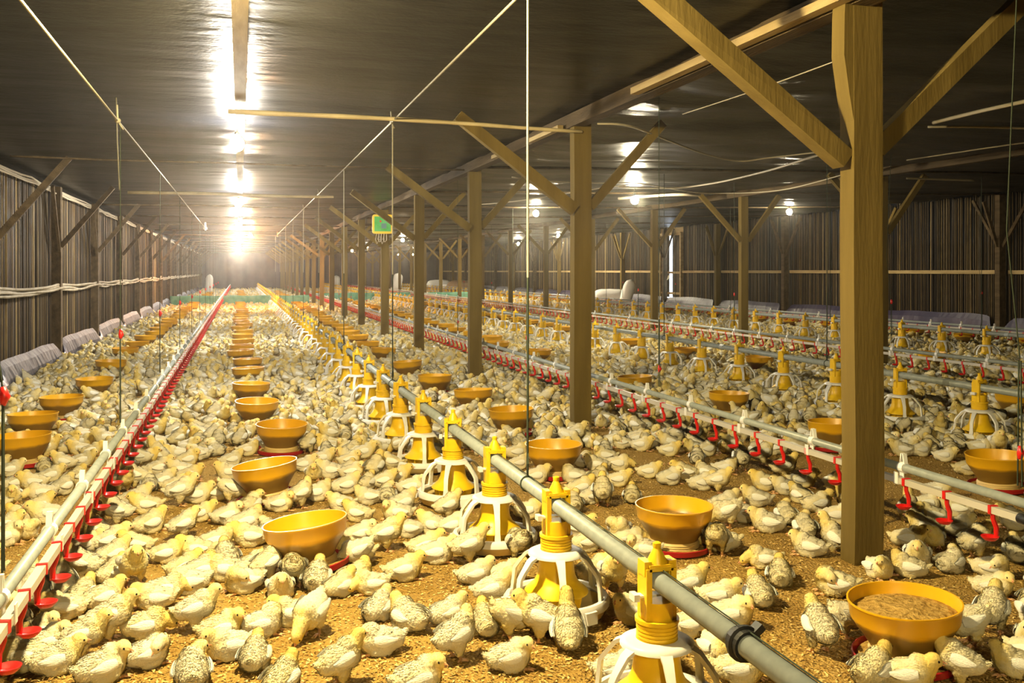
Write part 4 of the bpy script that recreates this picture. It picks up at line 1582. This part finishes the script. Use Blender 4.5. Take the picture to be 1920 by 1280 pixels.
OG = {}
for o_ in OBST: OG.setdefault(gk(o_[0], o_[1]), []).append(o_)


def clear_of(x, y, d, obst=True):
    kx, ky = gk(x, y)
    for i in (-1, 0, 1):
        for j in (-1, 0, 1):
            for (a, c) in GRID.get((kx + i, ky + j), ()):
                if (a - x) ** 2 + (c - y) ** 2 < d * d: return False
            if obst:
                for (a, c, r) in OG.get((kx + i, ky + j), ()):
                    if (a - x) ** 2 + (c - y) ** 2 < r * r: return False
    return True


def claim(x, y): GRID.setdefault(gk(x, y), []).append((x, y))


# keep the placed birds out of bowls, pans and each other
for bd in birds:
    for it in range(14):
        mv = Vector((0, 0))
        for (a, c, r) in OBST:
            d = Vector((bd[0] - a, bd[1] - c))
            lim = r + .038
            if d.length < lim: mv += (d.normalized() if d.length > 1e-4 else Vector((0, -1))) * (lim - d.length) * .6
        for ob in birds:
            if ob is bd: continue
            d = Vector((bd[0] - ob[0], bd[1] - ob[1]))
            if d.length < .086: mv += (d.normalized() if d.length > 1e-4 else Vector((1, 0))) * (.086 - d.length) * .5
        if mv.length < 1e-4: break
        bd[0] += mv.x
        bd[1] += mv.y
for bd in birds: claim(bd[0], bd[1])

# the rest of the flock
NEAR_Y = 855
flock = []
frng = random.Random(5)


def try_bird(x, y, d):
    px, py, zc = proj(x, y, 0.0)
    if zc < .6: return
    if -10 < px < 1930 and py > NEAR_Y: return
    if zc < 5 and (px < -500 or px > 2450): return
    if not clear_of(x, y, d): return
    claim(x, y)
    pose = frng.choices(['lie', 'look', 'rest', 'preen', 'stand', 'turn', 'peck', 'reach'], [40, 20, 10, 8, 9, 4, 5, 4])[0]
    if pose + '_other' in POSES and frng.random() < .5: pose += '_other'
    flock.append([x, y, pose, frng.uniform(0, 6.283), frng.uniform(.79, .93), 1, 0])


y = 1.2
while y < Y1 - .6:
    st = .102 if y < 14 else .116 if y < 30 else .15
    x = XL + .22
    while x < XR - .25:
        px = proj(x, y, 0)[0]
        if px < 2050 or y < 4:
            dens = .90 if y > 6 else .84
            dens *= .85 + .35 * noise.noise(Vector((x * .9, y * .6, 4)))
            if frng.random() < dens:
                try_bird(x + frng.uniform(-.05, .05), y + frng.uniform(-.05, .05), st * .86)
        x += st
    y += st

# the largest ones in the picture become objects until there are 300
inpic = sorted([f for f in flock if -10 < proj(f[0], f[1], 0)[0] < 1930 and proj(f[0], f[1], 0)[1] < 1300], key=lambda f: zc_of(f[0], f[1]))
more = inpic[:max(0, 300 - len(birds))]
ids = set(map(id, more))
flock = [f for f in flock if id(f) not in ids]
birds += more

# landmarks for the labels, at their foot in the picture
LM = []
def lm(name, x, y): LM.append((name, x, y, proj(x, y, 0)[:2]))
bc = {nm: pos for nm, pos in BCOLS}
lm('the front right feed bowl', *bc['row right of the left feeder pipe'][0])
lm('the second bowl right of the feeder pipe', *bc['row right of the left feeder pipe'][1])
lm('the third bowl right of the feeder pipe', *bc['row right of the left feeder pipe'][2])
for k, n_ in ((0, 'nearest'), (1, 'second'), (2, 'third')): lm(f'the {n_} aisle bowl', *bc['aisle centre row'][k])
lm('the nearest bowl by the left wall', *bc['row by the left wall'][0])
lm('the nearest bowl behind the water line', *bc['row behind the second water line'][0])
for k, n_ in enumerate(('front', 'second', 'third', 'fourth', 'fifth', 'sixth')): lm(f'the {n_} pan feeder', .946, 2.085 + .75 * k)
lm('the thick front post', X1 + .06, PY[0])
lm('the second timber post', X1 + .06, PY[1])
lm('the black pipe clamp', .946, 1.68)
for px, n_ in ((60, 'the nearest left drinker cup'), (140, 'the sixth left drinker cup'), (230, 'the left water line bend')):
    pass
lm('the end cap of the right water line', 2.36, 2.44)
ORD2 = ORD + ['twenty-first', 'twenty-second', 'twenty-third', 'twenty-fourth', 'twenty-fifth', 'twenty-sixth', 'twenty-seventh', 'twenty-eighth', 'twenty-ninth', 'thirtieth']
PH = {'lie': 'sitting', 'look': 'sitting with turned head', 'rest': 'lying with head down', 'preen': 'sitting preening', 'stand': 'standing', 'turn': 'standing with turned head',
      'peck': 'pecking down', 'reach': 'stretching up'}


def sector(dx, dy):
    if abs(dx) > 1.3 * abs(dy): return 'right of' if dx > 0 else 'left of'
    return 'in front of' if dy > 0 else 'behind'


cand = []
for i, bd in enumerate(birds):
    px, py, _ = proj(bd[0], bd[1], 0)
    for li, (nm, lx, ly, (qx, qy)) in enumerate(LM):
        cand.append((li, sector(px - qx, (py - qy) * 1.6), math.hypot(bd[0] - lx, bd[1] - ly), i))
rank = {}
groups_ = {}
for li, sc, d, i in cand: groups_.setdefault((li, sc), []).append((d, i))
for k, l in groups_.items():
    l.sort()
    for r_, (d, i) in enumerate(l): rank[(i, k)] = (r_ + 1, d)
best = {}
for (i, k), (r_, d) in rank.items():
    sc = r_ + d * 1.2
    if i not in best or sc < best[i][0]: best[i] = (sc, k, r_)


def facing(h):
    h = (h + 22.5) % 360
    return ['right', 'away to the right', 'away', 'away to the left', 'left', 'forward to the left', 'the camera', 'forward to the right'][int(h // 45)]


order = sorted(range(len(birds)), key=lambda i: zc_of(birds[i][0], birds[i][1]))
DETAIL = set(order[:120])
protos = {}
for i in order:
    X, Y, pose, yaw, sc, fl, hd = birds[i]
    px, py, _ = proj(X, Y, 0)
    hd = math.degrees(yaw + AL + math.atan((px - 960) / F)) % 360
    _, (li, sec), r_ = best[i]
    lmn = LM[li][0]
    o2 = '' if r_ == 1 else ORD2[r_] + ' '
    rel = {'in front of': 'nearest in front of', 'behind': 'nearest behind', 'left of': 'nearest left of', 'right of': 'nearest right of'}[sec]
    fc = facing(hd)
    pose_ = pose.replace('_other', '')
    lab = f'chick {PH[pose_]}, facing {fc}, {o2}{rel} {lmn}'
    wc = len(lab.split())
    if wc > 16: lab = f'{PH[pose_].split()[0]} chick facing {fc}, {o2}{rel} {lmn}'
    if len(lab.split()) > 16: lab = f'{PH[pose_].split()[0]} chick, {o2}{rel} {lmn}'
    wc = max(wc, len(lab.split()))
    if wc <= 13: lab = 'pale yellow ' + lab
    elif wc <= 15: lab = 'cream ' + lab
    D = CM[pose]
    if i in DETAIL:
        if pose not in protos:
            o = tag(put('chick', D['body']), lab, 'chick', 'broiler chicks on the litter')
            ks = [put('beak', D['beak'], o)] + [put('eye', m_, o) for m_ in D['eyes']] + [put('wing', m_, o) for m_ in D['wings']]
            kids(o, ks)
            protos[pose] = o
        else:
            o = copy_tree(protos[pose])
            o['label'] = lab
    else:
        o = tag(put('chick', D['whole']), lab, 'chick', 'broiler chicks on the litter')
    o.location = (X, Y, 0)
    o.rotation_euler = (0, 0, yaw)
    o.scale = (sc, sc, sc)

# everything beyond the 300 largest: one flock, spread by geometry nodes
pm = bpy.data.meshes.new('chick_flock')
pm.from_pydata([(f[0], f[1], 0) for f in flock], [], [])
pn = list(POSES)
at_ = pm.attributes.new('yaw', 'FLOAT', 'POINT')
at_.data.foreach_set('value', [f[3] for f in flock])
at_ = pm.attributes.new('size', 'FLOAT', 'POINT')
at_.data.foreach_set('value', [f[4] for f in flock])
at_ = pm.attributes.new('pose', 'INT', 'POINT')
at_.data.foreach_set('value', [pn.index(f[2]) for f in flock])
fo = tag(put('chick_flock', pm), 'dense flock of pale chicks covering the litter to the far end of the barn', 'chicks', None, 'stuff')
ng = bpy.data.node_groups.new('flock', 'GeometryNodeTree')
ng.interface.new_socket('Geometry', in_out='INPUT', socket_type='NodeSocketGeometry')
ng.interface.new_socket('Geometry', in_out='OUTPUT', socket_type='NodeSocketGeometry')
N, L = ng.nodes, ng.links
gi, go = N.new('NodeGroupInput'), N.new('NodeGroupOutput')
jn = N.new('GeometryNodeJoinGeometry')


def named(nm, ty):
    a = N.new('GeometryNodeInputNamedAttribute')
    a.data_type = ty
    a.inputs[0].default_value = nm
    return a.outputs[0]


yawn, sizen, posen = named('yaw', 'FLOAT'), named('size', 'FLOAT'), named('pose', 'INT')
cx = N.new('ShaderNodeCombineXYZ')
L.new(yawn, cx.inputs[2])
for pi, pname in enumerate(pn):
    src = next((o for o in COL.objects if o.name.split('.')[0] == 'chick' and o.data == CM[pname]['whole']), None)
    if src is None: src = next((o for o in COL.objects if o.name.split('.')[0] == 'chick' and o.data == CM[pname]['body']), None)
    oi = N.new('GeometryNodeObjectInfo')
    oi.transform_space = 'ORIGINAL'
    oi.inputs['Object'].default_value = src
    ip = N.new('GeometryNodeInstanceOnPoints')
    cp = N.new('FunctionNodeCompare')
    cp.data_type = 'INT'
    cp.operation = 'EQUAL'
    L.new(posen, cp.inputs[2])
    cp.inputs[3].default_value = pi
    L.new(gi.outputs[0], ip.inputs['Points'])
    L.new(cp.outputs[0], ip.inputs['Selection'])
    L.new(oi.outputs['Geometry'], ip.inputs['Instance'])
    L.new(cx.outputs[0], ip.inputs['Rotation'])
    L.new(sizen, ip.inputs['Scale'])
    L.new(ip.outputs[0], jn.inputs[0])
L.new(jn.outputs[0], go.inputs[0])
fo.modifiers.new('spread', 'NODES').node_group = ng
print('chicks', len(birds), 'flock', len(flock))

# ---------------------------------------------------------------- loose husks on the near litter
hb = MB()
hr = random.Random(3)
for _ in range(64000):
    zc = 2.1 + 4.2 * hr.random() ** 1.6
    px = hr.uniform(-120, 2040)
    xc = (px - 960) / F * zc
    x, y = xc * CA + zc * SA, zc * CA - xc * SA
    if x < XL + .2: continue
    l, wd = hr.uniform(.008, .016), hr.uniform(.0018, .0036)
    a, ti = hr.uniform(0, 6.283), hr.uniform(-.4, .4)
    d = Vector((math.cos(a), math.sin(a), ti)) * l * .5
    sd = Vector((-math.sin(a), math.cos(a), hr.uniform(-.5, .5))) * wd
    o0 = Vector((x, y, abs(ti) * l * .5 + .0022))
    hb.add([o0 - d, o0 - d * .2 + sd, o0 + d, o0 + d * .1 - sd + Vector((0, 0, .001))], [(0, 3, 2, 1)], 0, hr.random())
tag(hb.obj('husk_litter', M_husk, attr='tone'), 'golden loose rice husks strewn over the near floor', 'litter', None, 'stuff')
